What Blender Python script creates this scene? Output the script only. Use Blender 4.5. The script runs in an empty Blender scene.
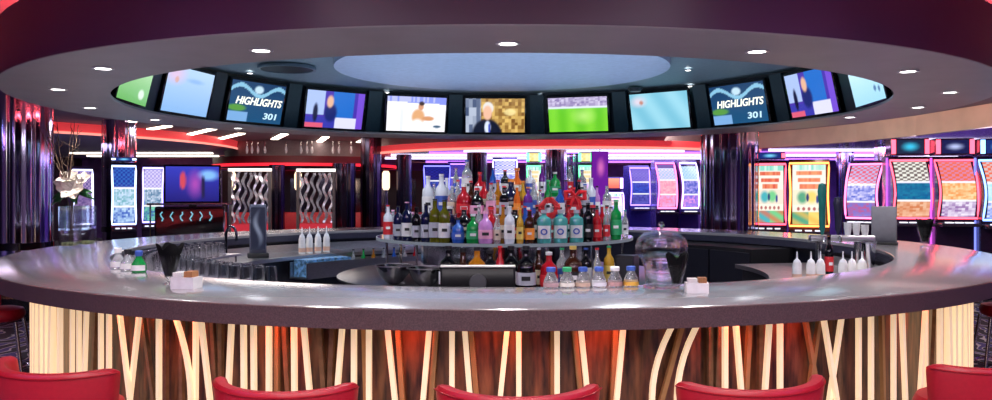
import bpy, math, random
from math import sin, cos, pi, radians as R, sqrt, atan2
from mathutils import Vector, Matrix
random.seed(7)
sc = bpy.context.scene
COL = sc.collection
EYE = 1.6; F = 810.0; CX = 502.0; CY = 190.0
# ------------------------------------------------------------ camera
cd = bpy.data.cameras.new('camera'); cam = bpy.data.objects.new('camera', cd); COL.objects.link(cam)
cam.location = (0, 0, EYE); cam.rotation_euler = (pi/2, 0, 0)
cd.sensor_width = 36; cd.lens = F*36/992; cd.shift_x = -6/992; cd.shift_y = -10/992
cd.clip_start = .05; cd.clip_end = 200
sc.camera = cam
vs = sc.view_settings; vs.view_transform = 'Standard'; vs.look = 'None'; vs.exposure = .35; vs.gamma = 1; vs.use_curve_mapping = False
try:
    sc.cycles.use_denoising = True; sc.cycles.sample_clamp_indirect = 6; sc.cycles.max_bounces = 10; sc.cycles.transparent_max_bounces = 12
except Exception: pass

def dirx(px): return (px-CX)/F
def on_z(px, py, z):
    d = (z-EYE)*F/(CY-py); return Vector((dirx(px)*d, d, z))
def at_d(px, py, d): return Vector((dirx(px)*d, d, EYE+(CY-py)*d/F))
def on_circle(px, r, c=(0, 7.6), near=True):
    k = dirx(px); a = 1+k*k; b = -2*(k*c[0]+c[1]); q = c[0]**2+c[1]**2-r*r
    disc = max(0, b*b-4*a*q); t = (-b-sqrt(disc))/(2*a) if near else (-b+sqrt(disc))/(2*a)
    return t*k, t

# ------------------------------------------------------------ materials
_M = {}
def mat(name, col=(.5, .5, .5), rough=.5, metal=0, emit=None, es=0, trans=0, ior=1.45, noise=0, nscale=20, bump=0, coat=0, spec=.5, stretch=None, alpha=1):
    if name in _M: return _M[name]
    m = bpy.data.materials.new(name); m.use_nodes = True; nt = m.node_tree; b = nt.nodes['Principled BSDF']
    b.inputs['Base Color'].default_value = (*col, 1); b.inputs['Roughness'].default_value = rough
    b.inputs['Metallic'].default_value = metal; b.inputs['Transmission Weight'].default_value = trans; b.inputs['IOR'].default_value = ior
    b.inputs['Coat Weight'].default_value = coat; b.inputs['Specular IOR Level'].default_value = spec
    b.inputs['Alpha'].default_value = alpha
    if emit is not None:
        b.inputs['Emission Color'].default_value = (*emit, 1); b.inputs['Emission Strength'].default_value = es
    tc = nt.nodes.new('ShaderNodeTexCoord'); mp = nt.nodes.new('ShaderNodeMapping'); nt.links.new(tc.outputs['Object'], mp.inputs['Vector'])
    if stretch: mp.inputs['Scale'].default_value = stretch
    n = nt.nodes.new('ShaderNodeTexNoise'); n.inputs['Scale'].default_value = nscale; n.inputs['Detail'].default_value = 3
    nt.links.new(mp.outputs[0], n.inputs['Vector'])
    amt = noise if noise else .06
    mx = nt.nodes.new('ShaderNodeMix'); mx.data_type = 'RGBA'
    mx.inputs[6].default_value = (*[max(0, c*(1-amt)) for c in col], 1); mx.inputs[7].default_value = (*[min(1, c*(1+amt)) for c in col], 1)
    rp = nt.nodes.new('ShaderNodeMapRange'); rp.inputs[1].default_value = .35; rp.inputs[2].default_value = .65
    nt.links.new(n.outputs['Fac'], rp.inputs[0]); nt.links.new(rp.outputs[0], mx.inputs[0]); nt.links.new(mx.outputs[2], b.inputs['Base Color'])
    if bump:
        bp = nt.nodes.new('ShaderNodeBump'); bp.inputs['Strength'].default_value = bump; bp.inputs['Distance'].default_value = .01
        nt.links.new(n.outputs['Fac'], bp.inputs['Height']); nt.links.new(bp.outputs[0], b.inputs['Normal'])
    _M[name] = m; return m
def emit(name, col, s):
    return mat(name, tuple(c*.2 for c in col), .4, emit=col, es=s)
def picture_mat(s=1.0):
    name = 'picture_%.2f' % s
    if name in _M: return _M[name]
    m = bpy.data.materials.new(name); m.use_nodes = True; nt = m.node_tree; b = nt.nodes['Principled BSDF']
    a = nt.nodes.new('ShaderNodeAttribute'); a.attribute_name = 'picture'
    nt.links.new(a.outputs['Color'], b.inputs['Emission Color']); b.inputs['Emission Strength'].default_value = s*.95
    b.inputs['Base Color'].default_value = (.02, .02, .02, 1); b.inputs['Roughness'].default_value = .25
    _M[name] = m; return m
def carpet_mat():
    m = bpy.data.materials.new('swirl_carpet'); m.use_nodes = True; nt = m.node_tree; b = nt.nodes['Principled BSDF']
    tc = nt.nodes.new('ShaderNodeTexCoord'); w = nt.nodes.new('ShaderNodeTexWave'); w.inputs['Scale'].default_value = 1.3
    w.inputs['Distortion'].default_value = 14; w.inputs['Detail'].default_value = 2; w.inputs['Detail Scale'].default_value = 1.2
    r = nt.nodes.new('ShaderNodeValToRGB'); r.color_ramp.interpolation = 'CONSTANT'
    r.color_ramp.elements[0].color = (.02, .015, .03, 1); r.color_ramp.elements[1].position = .55; r.color_ramp.elements[1].color = (.5, .48, .5, 1)
    e = r.color_ramp.elements.new(.8); e.color = (.06, .05, .2, 1)
    nt.links.new(tc.outputs['Object'], w.inputs['Vector']); nt.links.new(w.outputs['Fac'], r.inputs[0]); nt.links.new(r.outputs[0], b.inputs['Base Color'])
    b.inputs['Roughness'].default_value = .9; return m
def quartz_mat():
    m = bpy.data.materials.new('quartz_top'); m.use_nodes = True; nt = m.node_tree; b = nt.nodes['Principled BSDF']
    tc = nt.nodes.new('ShaderNodeTexCoord'); v = nt.nodes.new('ShaderNodeTexVoronoi'); v.inputs['Scale'].default_value = 140
    r = nt.nodes.new('ShaderNodeValToRGB'); r.color_ramp.elements[0].color = (.44, .42, .435, 1); r.color_ramp.elements[0].position = .05
    r.color_ramp.elements[1].color = (.25, .238, .25, 1); r.color_ramp.elements[1].position = .3
    nt.links.new(tc.outputs['Object'], v.inputs['Vector']); nt.links.new(v.outputs['Distance'], r.inputs[0]); nt.links.new(r.outputs[0], b.inputs['Base Color'])
    b.inputs['Roughness'].default_value = .2; b.inputs['Specular IOR Level'].default_value = .9; b.inputs['Coat Weight'].default_value = 1; b.inputs['Coat IOR'].default_value = 1.8; b.inputs['Coat Roughness'].default_value = .17
    return m

# ------------------------------------------------------------ mesh builder
class MB:
    def __init__(s): s.v = []; s.f = []; s.mi = []; s.M = Matrix(); s.m = 0
    def add(s, vs, fs):
        o = len(s.v); s.v += [tuple(s.M @ Vector(p)) for p in vs]
        s.f += [tuple(i+o for i in f) for f in fs]; s.mi += [s.m]*len(fs); return s
    def box(s, x0, x1, y0, y1, z0, z1, bev=0):
        if bev > 0:
            b = bev; pts = []
            loop = [(x0+b, y0), (x1-b, y0), (x1, y0+b), (x1, y1-b), (x1-b, y1), (x0+b, y1), (x0, y1-b), (x0, y0+b)]
            inn = [(x0+b, y0+b*.7), (x1-b, y0+b*.7), (x1-b*.7, y0+b), (x1-b*.7, y1-b), (x1-b, y1-b*.7), (x0+b, y1-b*.7), (x0+b*.7, y1-b), (x0+b*.7, y0+b)]
            rings = [[(x, y, z0) for x, y in inn], [(x, y, z0+b) for x, y in loop], [(x, y, z1-b) for x, y in loop], [(x, y, z1) for x, y in inn]]
            vs = [p for r in rings for p in r]; fs = [tuple(range(7, -1, -1)), tuple(range(24, 32))]
            for k in range(3):
                for i in range(8): j = (i+1) % 8; fs.append((k*8+i, k*8+j, k*8+8+j, k*8+8+i))
            return s.add(vs, fs)
        return s.add([(x0, y0, z0), (x1, y0, z0), (x1, y1, z0), (x0, y1, z0), (x0, y0, z1), (x1, y0, z1), (x1, y1, z1), (x0, y1, z1)],
                     [(3, 2, 1, 0), (4, 5, 6, 7), (0, 1, 5, 4), (1, 2, 6, 5), (2, 3, 7, 6), (3, 0, 4, 7)])
    def lathe(s, prof, n=20, cx=0, cy=0, cap=True, sx=1, sy=1):
        vs = []; fs = []
        for r, z in prof:
            for i in range(n): a = 2*pi*i/n; vs.append((cx+sx*r*cos(a), cy+sy*r*sin(a), z))
        for k in range(len(prof)-1):
            for i in range(n):
                j = (i+1) % n; fs.append((k*n+i, k*n+j, (k+1)*n+j, (k+1)*n+i))
        if cap: fs.append(tuple(range(n-1, -1, -1))); fs.append(tuple((len(prof)-1)*n+i for i in range(n)))
        return s.add(vs, fs)
    def sector(s, prof, a0, a1, n, c=(0, 0), closed=None):
        # closed loop profile (r,z) swept about c, angle from +y clockwise
        full = closed if closed is not None else abs(a1-a0) >= 2*pi-1e-6
        m = len(prof); vs = []; fs = []; cnt = n if full else n+1
        for i in range(cnt):
            a = a0+(a1-a0)*i/n
            for r, z in prof: vs.append((c[0]+r*sin(a), c[1]+r*cos(a), z))
        for i in range(n):
            j = (i+1) % cnt
            for k in range(m): l = (k+1) % m; fs.append((i*m+k, i*m+l, j*m+l, j*m+k))
        if not full: fs.append(tuple(range(m))); fs.append(tuple((cnt-1)*m+k for k in range(m-1, -1, -1)))
        return s.add(vs, fs)
    def tube(s, pts, r, n=8, closed=False):
        P = [Vector(p) for p in pts]; m = len(P); rr = r if isinstance(r, (list, tuple)) else [r]*m
        vs = []; fs = []; up = None
        for i, p in enumerate(P):
            if closed: t = (P[(i+1) % m]-P[i-1])
            else: t = P[min(i+1, m-1)]-P[max(i-1, 0)]
            t.normalize()
            if up is None: up = Vector((0, 0, 1)) if abs(t.z) < .9 else Vector((0, 1, 0))
            u = (up-t*up.dot(t)).normalized(); w = t.cross(u); up = u
            for k in range(n): a = 2*pi*k/n; vs.append(tuple(p+(u*cos(a)+w*sin(a))*rr[i]))
        for i in range(m if closed else m-1):
            j = (i+1) % m
            for k in range(n): l = (k+1) % n; fs.append((i*n+k, i*n+l, j*n+l, j*n+k))
        if not closed: fs.append(tuple(range(n-1, -1, -1))); fs.append(tuple((m-1)*n+k for k in range(n)))
        return s.add(vs, fs)
    def prism(s, poly, z0, z1):
        n = len(poly)
        return s.add([(x, y, z0) for x, y in poly]+[(x, y, z1) for x, y in poly],
                     [tuple(range(n-1, -1, -1)), tuple(range(n, 2*n))]+[(i, (i+1) % n, n+(i+1) % n, n+i) for i in range(n)])
    def xprism(s, poly, x0, x1):   # poly in (y,z)
        n = len(poly)
        return s.add([(x0, y, z) for y, z in poly]+[(x1, y, z) for y, z in poly],
                     [tuple(range(n)), tuple(range(2*n-1, n-1, -1))]+[(i, n+i, n+(i+1) % n, (i+1) % n) for i in range(n)])
    def build(s, name, m, parent=None, smooth=True, loc=None, rot=None):
        me = bpy.data.meshes.new(name); me.from_pydata(s.v, [], s.f)
        for k in (m if isinstance(m, (list, tuple)) else [m]): me.materials.append(k)
        me.polygons.foreach_set('material_index', s.mi)
        import bmesh
        b = bmesh.new(); b.from_mesh(me); bmesh.ops.recalc_face_normals(b, faces=b.faces); b.to_mesh(me); b.free()
        if smooth:
            me.polygons.foreach_set('use_smooth', [True]*len(me.polygons)); me.set_sharp_from_angle(angle=R(38))
        me.update()
        o = bpy.data.objects.new(name, me); COL.objects.link(o)
        if parent: o.parent = parent
        if loc is not None: o.location = loc
        if rot is not None: o.rotation_euler = rot
        return o

def tag(o, label=None, cat=None, group=None, kind=None):
    if label: o['label'] = label
    if cat: o['category'] = cat
    if group: o['group'] = group
    if kind: o['kind'] = kind
    return o
def thing(name, label, cat, loc=(0, 0, 0), rz=0, group=None):
    o = bpy.data.objects.new(name, None); COL.objects.link(o); o.location = loc; o.rotation_euler = (0, 0, rz); o.empty_display_size = .1
    return tag(o, label, cat, group)
def copy_tree(o, parent=None):
    c = o.copy(); COL.objects.link(c); c.parent = parent
    if parent is not None: c.matrix_parent_inverse = o.matrix_parent_inverse
    for ch in list(o.children): copy_tree(ch, c)
    return c
def picture(name, W, H, nx, ny, fn, parent, s=1.0, depth=None, loc=(0, 0, 0)):
    """a screen in the local xz plane facing -y, a fine grid coloured like the picture on it; fn(u,v)->rgb, v up. depth(v)->y offset"""
    vs = []; fs = []; cols = []
    for j in range(ny+1):
        for i in range(nx+1):
            u = i/nx; v = j/ny; vs.append(((u-.5)*W, depth(v) if depth else 0, (v-.5)*H)); cols += [*[max(0, q)**1.45 for q in fn(u, v)], 1]
    for j in range(ny):
        for i in range(nx): a = j*(nx+1)+i; fs.append((a, a+1, a+nx+2, a+nx+1))
    me = bpy.data.meshes.new(name); me.from_pydata(vs, [], fs)
    at = me.color_attributes.new('picture', 'FLOAT_COLOR', 'POINT'); at.data.foreach_set('color', cols)
    me.materials.append(picture_mat(s)); o = bpy.data.objects.new(name, me); COL.objects.link(o); o.parent = parent; o.location = loc
    return o
def lettering(name, txt, size, m, parent, loc, shear=0, extrude=.002, rot=(pi/2, 0, 0), xs=1):
    c = bpy.data.curves.new(name, 'FONT'); c.body = txt; c.size = size; c.shear = shear; c.extrude = extrude; c.align_x = 'CENTER'; c.align_y = 'CENTER'; c.offset = size*.018
    t = bpy.data.objects.new('t', c); me = bpy.data.meshes.new_from_object(t); bpy.data.objects.remove(t)
    me.materials.clear(); me.materials.append(m); o = bpy.data.objects.new(name, me); COL.objects.link(o); o.parent = parent; o.location = loc; o.rotation_euler = rot; o.scale = (xs, 1, 1)
    return o
ORD = ['first', 'second', 'third', 'fourth', 'fifth', 'sixth', 'seventh', 'eighth', 'ninth', 'tenth', 'eleventh', 'twelfth', 'thirteenth', 'fourteenth', 'fifteenth', 'sixteenth', 'seventeenth', 'eighteenth', 'nineteenth', 'twentieth', 'twenty-first', 'twenty-second', 'twenty-third', 'twenty-fourth', 'twenty-fifth', 'twenty-sixth', 'twenty-seventh', 'twenty-eighth', 'twenty-ninth', 'thirtieth']
def mixc(a, b, t): t = max(0, min(1, t)); return tuple(a[i]*(1-t)+b[i]*t for i in range(3))
def blob(u, v, cx, cy, rx, ry, soft=.35):
    d = sqrt(((u-cx)/rx)**2+((v-cy)/ry)**2); return max(0, min(1, (1-d)/soft))
def hsh(i, j, k=0):
    x = sin(i*127.1+j*311.7+k*74.7)*43758.5453; return x-math.floor(x)

# common materials
chrome = mat('chrome', (.75, .75, .78), .12, 1)
steel = mat('brushed_steel', (.55, .55, .58), .3, 1, noise=.15, stretch=(1, 1, 30))
blackp = mat('black_plastic', (.012, .012, .014), .35)
blackg = mat('black_gloss', (.01, .01, .013), .12, coat=.5)
whitep = mat('white_plastic', (.85, .85, .85), .4)
glass = mat('clear_glass', (.97, .98, 1), .03, trans=1, ior=1.35, alpha=.5)
vaseglass = mat('vase_glass', (.97, .98, 1), .03, trans=1, ior=1.35, alpha=.5)

# ============================================================ SETTING
C0 = (0, 7.6)
B = MB().box(-14, 12, -4, 27, -.1, 0).build('floor', carpet_mat()); tag(B, kind='structure')
wallm = mat('violet_wall', (.16, .08, .34), .45, noise=.2, nscale=3)
walld = mat('dark_wall', (.07, .045, .07), .5, noise=.2, nscale=2)
tag(MB().box(-14, 12, 27, 27.2, 0, 3.4).build('wall_back', wallm), kind='structure')
tag(MB().box(-14.2, -14, -4, 27.2, 0, 3.4).build('wall_left', walld), kind='structure')
tag(MB().box(12, 12.2, -4, 27.2, 0, 3.4).build('wall_right', wallm), kind='structure')
tag(MB().box(-14, 12, -4.2, -4, 0, 3.4).build('wall_front', walld), kind='structure')
# general ceiling at 2.85 with a raised round tray above the bar at 3.15
ceilm = mat('ceiling_paint', (.24, .2, .23), .6)
b = MB(); n = 64; rt = 5.6; outer = []
for i in range(n):
    a = 2*pi*i/n; dx, dy = sin(a), cos(a); t = 1e9
    for lim, comp, o in ((-14, dx, 0), (12, dx, 0), (-4, dy, 7.6), (27, dy, 7.6)):
        if abs(comp) > 1e-6:
            q = (lim-o)/comp
            if q > 0: t = min(t, q)
    outer.append((dx*t, 7.6+dy*t))
inner = [(rt*sin(2*pi*i/n), 7.6+rt*cos(2*pi*i/n)) for i in range(n)]
vs_ = [(x, y, 2.85) for x, y in inner]+[(x, y, 2.85) for x, y in outer]+[(x, y, 3.15) for x, y in inner]
fs_ = []
for i in range(n):
    j = (i+1) % n; fs_ += [(i, j, n+j, n+i), (i, 2*n+i, 2*n+j, j)]
fs_.append(tuple(2*n+i for i in range(n)))
b.add(vs_, fs_)
# corner fillers so the ceiling reaches every wall corner
b.box(-14, 12, -4, 27, 3.3, 3.4)
tag(b.build('ceiling', ceilm, smooth=False), kind='structure')

# ---- round canopy over the bar
soffm = mat('canopy_underside_paint', (.40, .38, .38), .45, noise=.05, nscale=3)
fasc = mat('canopy_purple_fascia', (.06, .018, .058), .4, noise=.05, nscale=2)
ZS = 2.327; RO = 4.03; RI = 3.31; ZC = 2.878
cn = bpy.data.objects.new('ceiling_canopy', None); COL.objects.link(cn); cn.location = (0, 7.6, 0); tag(cn, kind='structure')
MB().sector([(RI, ZS), (RO, ZS), (RO, ZS+.02), (RI, ZS+.02)], 0, 2*pi, 128).build('underside', soffm, cn)
MB().sector([(RO-.05, ZS+.021), (RO+.004, ZS+.004), (RO+.004, 2.70), (RO-.05, 2.70)], 0, 2*pi, 128).build('fascia', fasc, cn)
tealm = mat('dark_teal_recess', (.012, .03, .042), .35, noise=.1, nscale=3)
MB().sector([(3.44, ZS+.021), (3.47, ZS+.021), (3.40, ZC+.0205), (3.33, ZC+.0205)], 0, 2*pi, 72).build('recess_wall', tealm, cn)
MB().lathe([(3.47, ZC+.021), (3.47, ZC+.04)], 96).build('recess_ceiling', mat('recess_ceiling_paint', (.22, .31, .37), .55), cn)
b = MB()
for k in range(60):
    a0 = 2*pi*k/60
MB().lathe([(1.70, ZC-.05), (1.70, ZC+.02)], 72, 0, .75).build('raised_disc', mat('disc_paint', (.42, .5, .7), .55), cn)
# dark teal wedge panels between televisions
# round speaker grille and tiny marks on recess ceiling
p = on_z(287, 68, ZC)
g = thing('ceiling_speaker', 'dark round speaker grille in recessed ceiling above the television ring', 'speaker', (p.x, p.y, ZC))
MB().lathe([(.27, -.012), (.27, .01)], 32).build('grille', mat('dark_grille', (.015, .025, .035), .5), g)
MB().sector([(.27, -.02), (.3, -.02), (.3, .01), (.27, .01)], 0, 2*pi, 32).build('rim', mat('grille_rim', (.1, .15, .2), .4), g)
p = on_z(635, 88, ZC)
tag(MB().lathe([(.01, -.05), (.07, -.045), (.09, -.01), (.09, .0)], 20).build('smoke_detector', mat('detector_dark', (.03, .04, .06), .4), loc=(p.x, p.y, ZC)), 'small dark round detector on ceiling above the second television from the column', 'detector')

# red LED cove on top of the canopy
redL = emit('red_neon', (1, .09, .1), 75)
tag(MB().sector([(3.82, 2.70), (3.88, 2.70), (3.88, 2.73), (3.82, 2.73)], 0, 2*pi, 96, C0).build('cove_light', redL), 'red glowing light strip along the top of the round bar canopy', 'light strip')
MB().sector([(3.72, 2.675), (3.975, 2.675), (3.975, 2.698), (3.72, 2.698)], 0, 2*pi, 96).build('cove_shelf', fasc, cn)

# ---- red rimmed ceiling discs and other dropped ceilings
redglow = mat('red_soffit_glow_face', (.7, .05, .06), .45, emit=(1, .06, .075), es=.36)  # face emission stands in for the red cove light falling on it
def disc(c, r, zb, zt, under, face, strip, stripname, strip_h=.03, lab=None):
    o = bpy.data.objects.new('ceiling_disc', None); COL.objects.link(o); o.location = (c[0], c[1], 0); tag(o, kind='structure')
    MB().lathe([(r-.02, zb), (r-.02, zb+.015)], 96).build('underside', under, o)
    MB().sector([(r-.06, zb+.016), (r, zb+.016), (r, zt), (r-.06, zt)], 0, 2*pi, 96).build('face', face, o)
    if zt < 2.849: MB().lathe([(r-.3, zt+.001), (r-.3, 2.85)], 64).build('neck', ceilm, o)
    MB().sector([(r, zb-.0), (r+.03, zb), (r+.03, zb+strip_h), (r, zb+strip_h)], 0, 2*pi, 96).build('edge_light', strip, o)
    return o
salmon = emit('salmon_led', (1, .3, .24), 1.0)
undA = mat('disc_underside_blue', (.42, .42, .6), .3, noise=.05)
undB = mat('disc_underside_violet', (.5, .42, .62), .12, .6, noise=.05)
ca = (-14.7, 19.5); ra = 8.0
o = bpy.data.objects.new('ceiling_disc', None); COL.objects.link(o); tag(o, kind='structure')
arc = [(ca[0]+ra*sin(R(a_)), ca[1]+ra*cos(R(a_))) for a_ in [21.5+k*1.5 for k in range(102)]]
MB().prism(arc+[(-13.95, 11.6), (-13.95, 26.9)], 2.64, 2.65).build('underside', undA, o, False)
MB().sector([(ra-.08, 2.651), (ra, 2.651), (ra+.03, 2.849), (ra-.08, 2.849)], R(21.5), R(173), 90, ca).build('face', redglow, o)
MB().sector([(ra+.001, 2.64), (ra+.03, 2.64), (ra+.03, 2.685), (ra+.004, 2.685)], R(21.5), R(173), 90, ca).build('edge_light', salmon, o)
disc((1.5, 21), 4.95, 2.42, 2.6, undB, redglow, salmon, 'b', .05)
disc((-5.4, 22.4), 2.45, 2.2, 2.45, mat('maroon_underside', (.12, .02, .03), .3), mat('maroon_face', (.12, .01, .02), .4), emit('deep_red_led', (1, .02, .04), 1.2), 'c', .07)
# bronze edged soffit over the machines on the far right
cur = [(5.3, 20.5), (5.6, 17.8), (6.25, 16.4), (6.66, 15.2), (6.95, 13.6), (7.05, 11.6), (7.05, 8), (7.05, -3.99), (11.99, -3.99), (11.99, 26.9), (5.0, 26.9)]
o = bpy.data.objects.new('ceiling_soffit', None); COL.objects.link(o); tag(o, kind='structure')
MB().prism(cur, 2.5, 2.515).build('underside', mat('mirror_violet_underside', (.5, .42, .62), .1, .7), o, smooth=False)
b = MB()
for k in range(len(cur)-1):
    if k in (7, 8, 9): continue
    (x0, y0), (x1, y1) = cur[k], cur[k+1]
    L = sqrt((x1-x0)**2+(y1-y0)**2); nx, ny = (y1-y0)/L*.04, -(x1-x0)/L*.04
    b.prism([(x0, y0), (x1, y1), (x1-nx, y1-ny), (x0-nx, y0-ny)], 2.5155, 2.849)
b.build('bronze_face', mat('bronze_panel', (.55, .42, .34), .4, 0, noise=.1, nscale=2), o, smooth=False)
# LED rows under the right soffit and under the red disc
stripW = emit('white_violet_led', (.8, .72, 1), 1.7)
stripV = emit('violet_led', (.45, .15, 1), 2)
SL = 'light strip'
k = 0
for (y, x0, x1, z, m, c) in ((18.2, 6.0, 11.8, 2.5, stripW, 'white'), (19.5, 5.8, 11.8, 2.5, stripV, 'violet'), (21, 5.8, 11.8, 2.5, stripW, 'white'), (23.5, 5.8, 11.8, 2.5, stripV, 'violet'), (12.1, 7.6, 11.8, 2.5, stripV, 'violet'), (14.6, 7.2, 11.8, 2.5, stripW, 'white')):
    tag(MB().box(x0, x1, y-.05, y+.05, z-.03, z-.002).build('ceiling_light_strip', m), '%s light strip under bronze soffit, %s row from the bar' % (c, ORD[[12.1, 14.6, 18.2, 19.5, 21, 23.5].index(y)]), SL, 'light strips under the bronze soffit')
for i, (y, x0, x1, m, c) in enumerate(((16.9, -.8, 3.8, stripW, 'white'), (17.8, -1.6, 4.6, stripV, 'violet'), (19.0, -2.6, 5.6, stripW, 'white'), (20.8, -3, 6, stripW, 'white'), (23.4, -2.2, 5.2, stripV, 'violet'))):
    tag(MB().box(x0, min(x1, 5.2), y-.05, y+.05, 2.39, 2.418).build('ceiling_light_strip', m), '%s light strip under the red rimmed ceiling disc, %s row back' % (c, ORD[i]), SL, 'light strips under the large ceiling disc')
warm = emit('warm_led', (1, .88, .75), 4)
for i, (y, x0, x1) in enumerate(((22.6, -12, -8.1), (24.5, -12.5, -8.6))):
    tag(MB().box(x0, x1, y-.12, y+.12, 2.61, 2.638).build('ceiling_light_strip', warm), 'warm white light strip under the red disc beside the left windows, %s row back' % ORD[i] if 0 else 'warm white light strip under the red disc above blue machines, %s row back' % ORD[i], SL, 'warm strips under the red disc')
# slanted linear lamps in the far ceiling
lin = [((106, 124.3), (134, 120)), ((150, 128.3), (169, 125)), ((184, 135), (215, 127.5)), ((212, 140), (242, 132.5)), ((274, 138.5), (285, 133)), ((314, 145), (326, 136)), ((359, 141.5), (367, 138)), ((401, 144), (409, 138))]
for i, (a, c) in enumerate(lin):
    p = on_z(*a, 2.84); q = on_z(*c, 2.84); L = (q-p).length; ang = atan2(q.y-p.y, q.x-p.x)
    f = thing('linear_lamp', 'slim warm white linear ceiling lamp, %s from the left in the slanted row' % ORD[i], 'ceiling lamp', (p+q)/2, ang, 'slanted linear lamps in the far ceiling')
    MB().box(-L/2, L/2, -.09, .09, -.012, .008).build('frame', mat('lamp_frame', (.3, .25, .25), .4), f, False)
    MB().box(-L/2+.03, L/2-.03, -.075, .075, -.03, -.012).build('diffuser', emit('warm_lamp', (1, .82, .66), 6), f, False)

# ---- recessed downlights in the canopy underside
def downlight(px, py, z, lab, grp, s=1.0, e=60):
    p = on_z(px, py, z)
    t = thing('recessed_downlight', lab, 'downlight', (p.x, p.y, z), 0, grp)
    MB().sector([(.045*s, -.006), (.062*s, -.006), (.062*s, .001), (.045*s, .001)], 0, 2*pi, 24).build('trim_ring', mat('downlight_trim', (.7, .68, .7), .3), t)
    MB().lathe([(.045*s, -.004), (.045*s, .0)], 20).build('lens', emit('downlight_lens', (1, .97, .95), 7), t)
    if e:
        l = bpy.data.lights.new('downlight', 'SPOT'); l.energy = e; l.spot_size = R(110); l.spot_blend = .7; l.shadow_soft_size = .05; l.color = (1, .93, .9)
        lo = bpy.data.objects.new('downlight', l); COL.objects.link(lo); lo.location = (p.x, p.y, z-.03)
    return t
dl = [(58, 89), (90, 107.5), (103, 68), (155, 119.5), (238, 128), (261, 50), (508, 43), (757, 51), (850, 117), (908, 71), (918, 107), (950, 92)]
for i, (px, py) in enumerate(dl):
    big = py in (50, 43, 51)
    downlight(px, py, ZS, 'round downlight in grey canopy underside, %s counting from the left' % ORD[i], 'downlights in the canopy underside', 1.0, 40)
for i, (px, py) in enumerate([(250, 73), (387, 92), (540, 95), (688, 70), (690, 86)]):
    downlight(px, py, ZC, 'tiny downlight in blue recessed ceiling, %s counting from the left' % ORD[i], 'downlights in the recessed ceiling', .6, 0)
for i, (x, y) in enumerate([(-3, 1.2), (0, .8), (3, 1.2), (-2.5, -2), (2.5, -2)]):  # added fill spots in front of the bar, no fixtures behind them
    l = bpy.data.lights.new('aisle_fill_spot', 'SPOT'); l.energy = 120; l.spot_size = R(120); l.spot_blend = .6; l.shadow_soft_size = .12; l.color = (1, .9, .88)
    lo = bpy.data.objects.new('aisle_fill_spot', l); COL.objects.link(lo); lo.location = (x, y, 2.82)
def arealight(name, loc, size, e, col, rot=(0, 0, 0), sy=None):
    l = bpy.data.lights.new(name, 'AREA'); l.energy = e; l.color = col; l.shape = 'RECTANGLE'; l.size = size; l.size_y = sy or size
    o = bpy.data.objects.new(name, l); COL.objects.link(o); o.location = loc; o.rotation_euler = rot; return o
for i in range(8):  # added fill spots over the bar, apart from the modelled downlights
    a = 2*pi*(i+.5)/8
    l = bpy.data.lights.new('recess_fill_spot', 'SPOT'); l.energy = 55; l.spot_size = R(125); l.spot_blend = .7; l.shadow_soft_size = .08; l.color = (.9, .93, 1)
    lo = bpy.data.objects.new('recess_fill_spot', l); COL.objects.link(lo); lo.location = (2.5*sin(a), 7.6+2.5*cos(a), 2.84)
arealight('soffit_fill', (4.9, 11, 2.8), .5, 60, (1, .85, .7), (0, R(-65), 0), 6)  # both added as fill to brighten the bronze face
arealight('soffit_fill', (4.3, 15, 2.8), .5, 40, (1, .85, .7), (0, R(-55), R(25)), 4)
for x_, c_ in ((-6.5, (.35, .4, 1)), (-4.5, (.8, .3, 1)), (4.5, (.8, .3, 1)), (6.2, (.35, .4, 1)), (-1.6, (1, .9, 1)), (1.6, (1, .9, 1))):  # added strips without fixtures, for streaks on the mirrored columns
    arealight('column_streak_fill', (x_, 0, 2.82), .12, 60, c_, (0, 0, 0), 5)
arealight('violet_haze_fill', (-11, 22, 2.7), 3, 110, (.4, .35, 1)); arealight('violet_haze_fill', (9, 22, 2.4), 3, 160, (.6, .4, 1))  # added violet fill for the haze at the back of the hall
arealight('recess_up_fill', (0, 7.9, 2.25), 3.6, 26, (.62, .8, 1), (pi, 0, 0))  # added upward fill that brightens the recess ceiling and disc
arealight('slot_hall_fill', (7, 17, 2.45), 4, 160, (.7, .45, 1))  # added violet fill over the machines, like the next one
arealight('slot_hall_fill', (2, 18, 2.3), 4, 160, (.7, .5, 1))
arealight('left_hall_fill', (-9, 14, 2.45), 3, 90, (.8, .7, 1))  # added fill for the dark left side of the hall
arealight('front_hall_fill', (0, -1, 2.8), 4, 150, (1, .93, .93))  # added general fill, unseen behind the camera

# ============================================================ BAR
ZB = EYE-.514; RBO = 4.10; RBI = 3.31
bt = thing('bar_counter', 'circular grey quartz bar counter with thick dark edge on slatted base', 'bar counter', (0, 7.6, 0))
MB().sector([(RBI, ZB-.03), (RBO-.006, ZB-.03), (RBO-.006, ZB-.004), (RBO-.012, ZB), (RBI+.006, ZB), (RBI, ZB-.006)], 0, 2*pi, 160).build('countertop', quartz_mat(), bt)
MB().sector([(RBO-.06, ZB-.097), (RBO, ZB-.097), (RBO, ZB-.008), (RBO-.0055, ZB-.004), (RBO-.0055, ZB-.0305), (RBO-.06, ZB-.0305)], 0, 2*pi, 160).build('edge_fascia', mat('brown_quartz_edge', (.11, .07, .07), .28, noise=.25, nscale=160), bt)
MB().sector([(RBI, ZB-.1), (RBI+.05, ZB-.1), (RBI+.05, ZB-.0305), (RBI, ZB-.0305)], 0, 2*pi, 128).build('inner_fascia', mat('inner_dark_edge', (.035, .035, .06), .25), bt)
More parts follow.
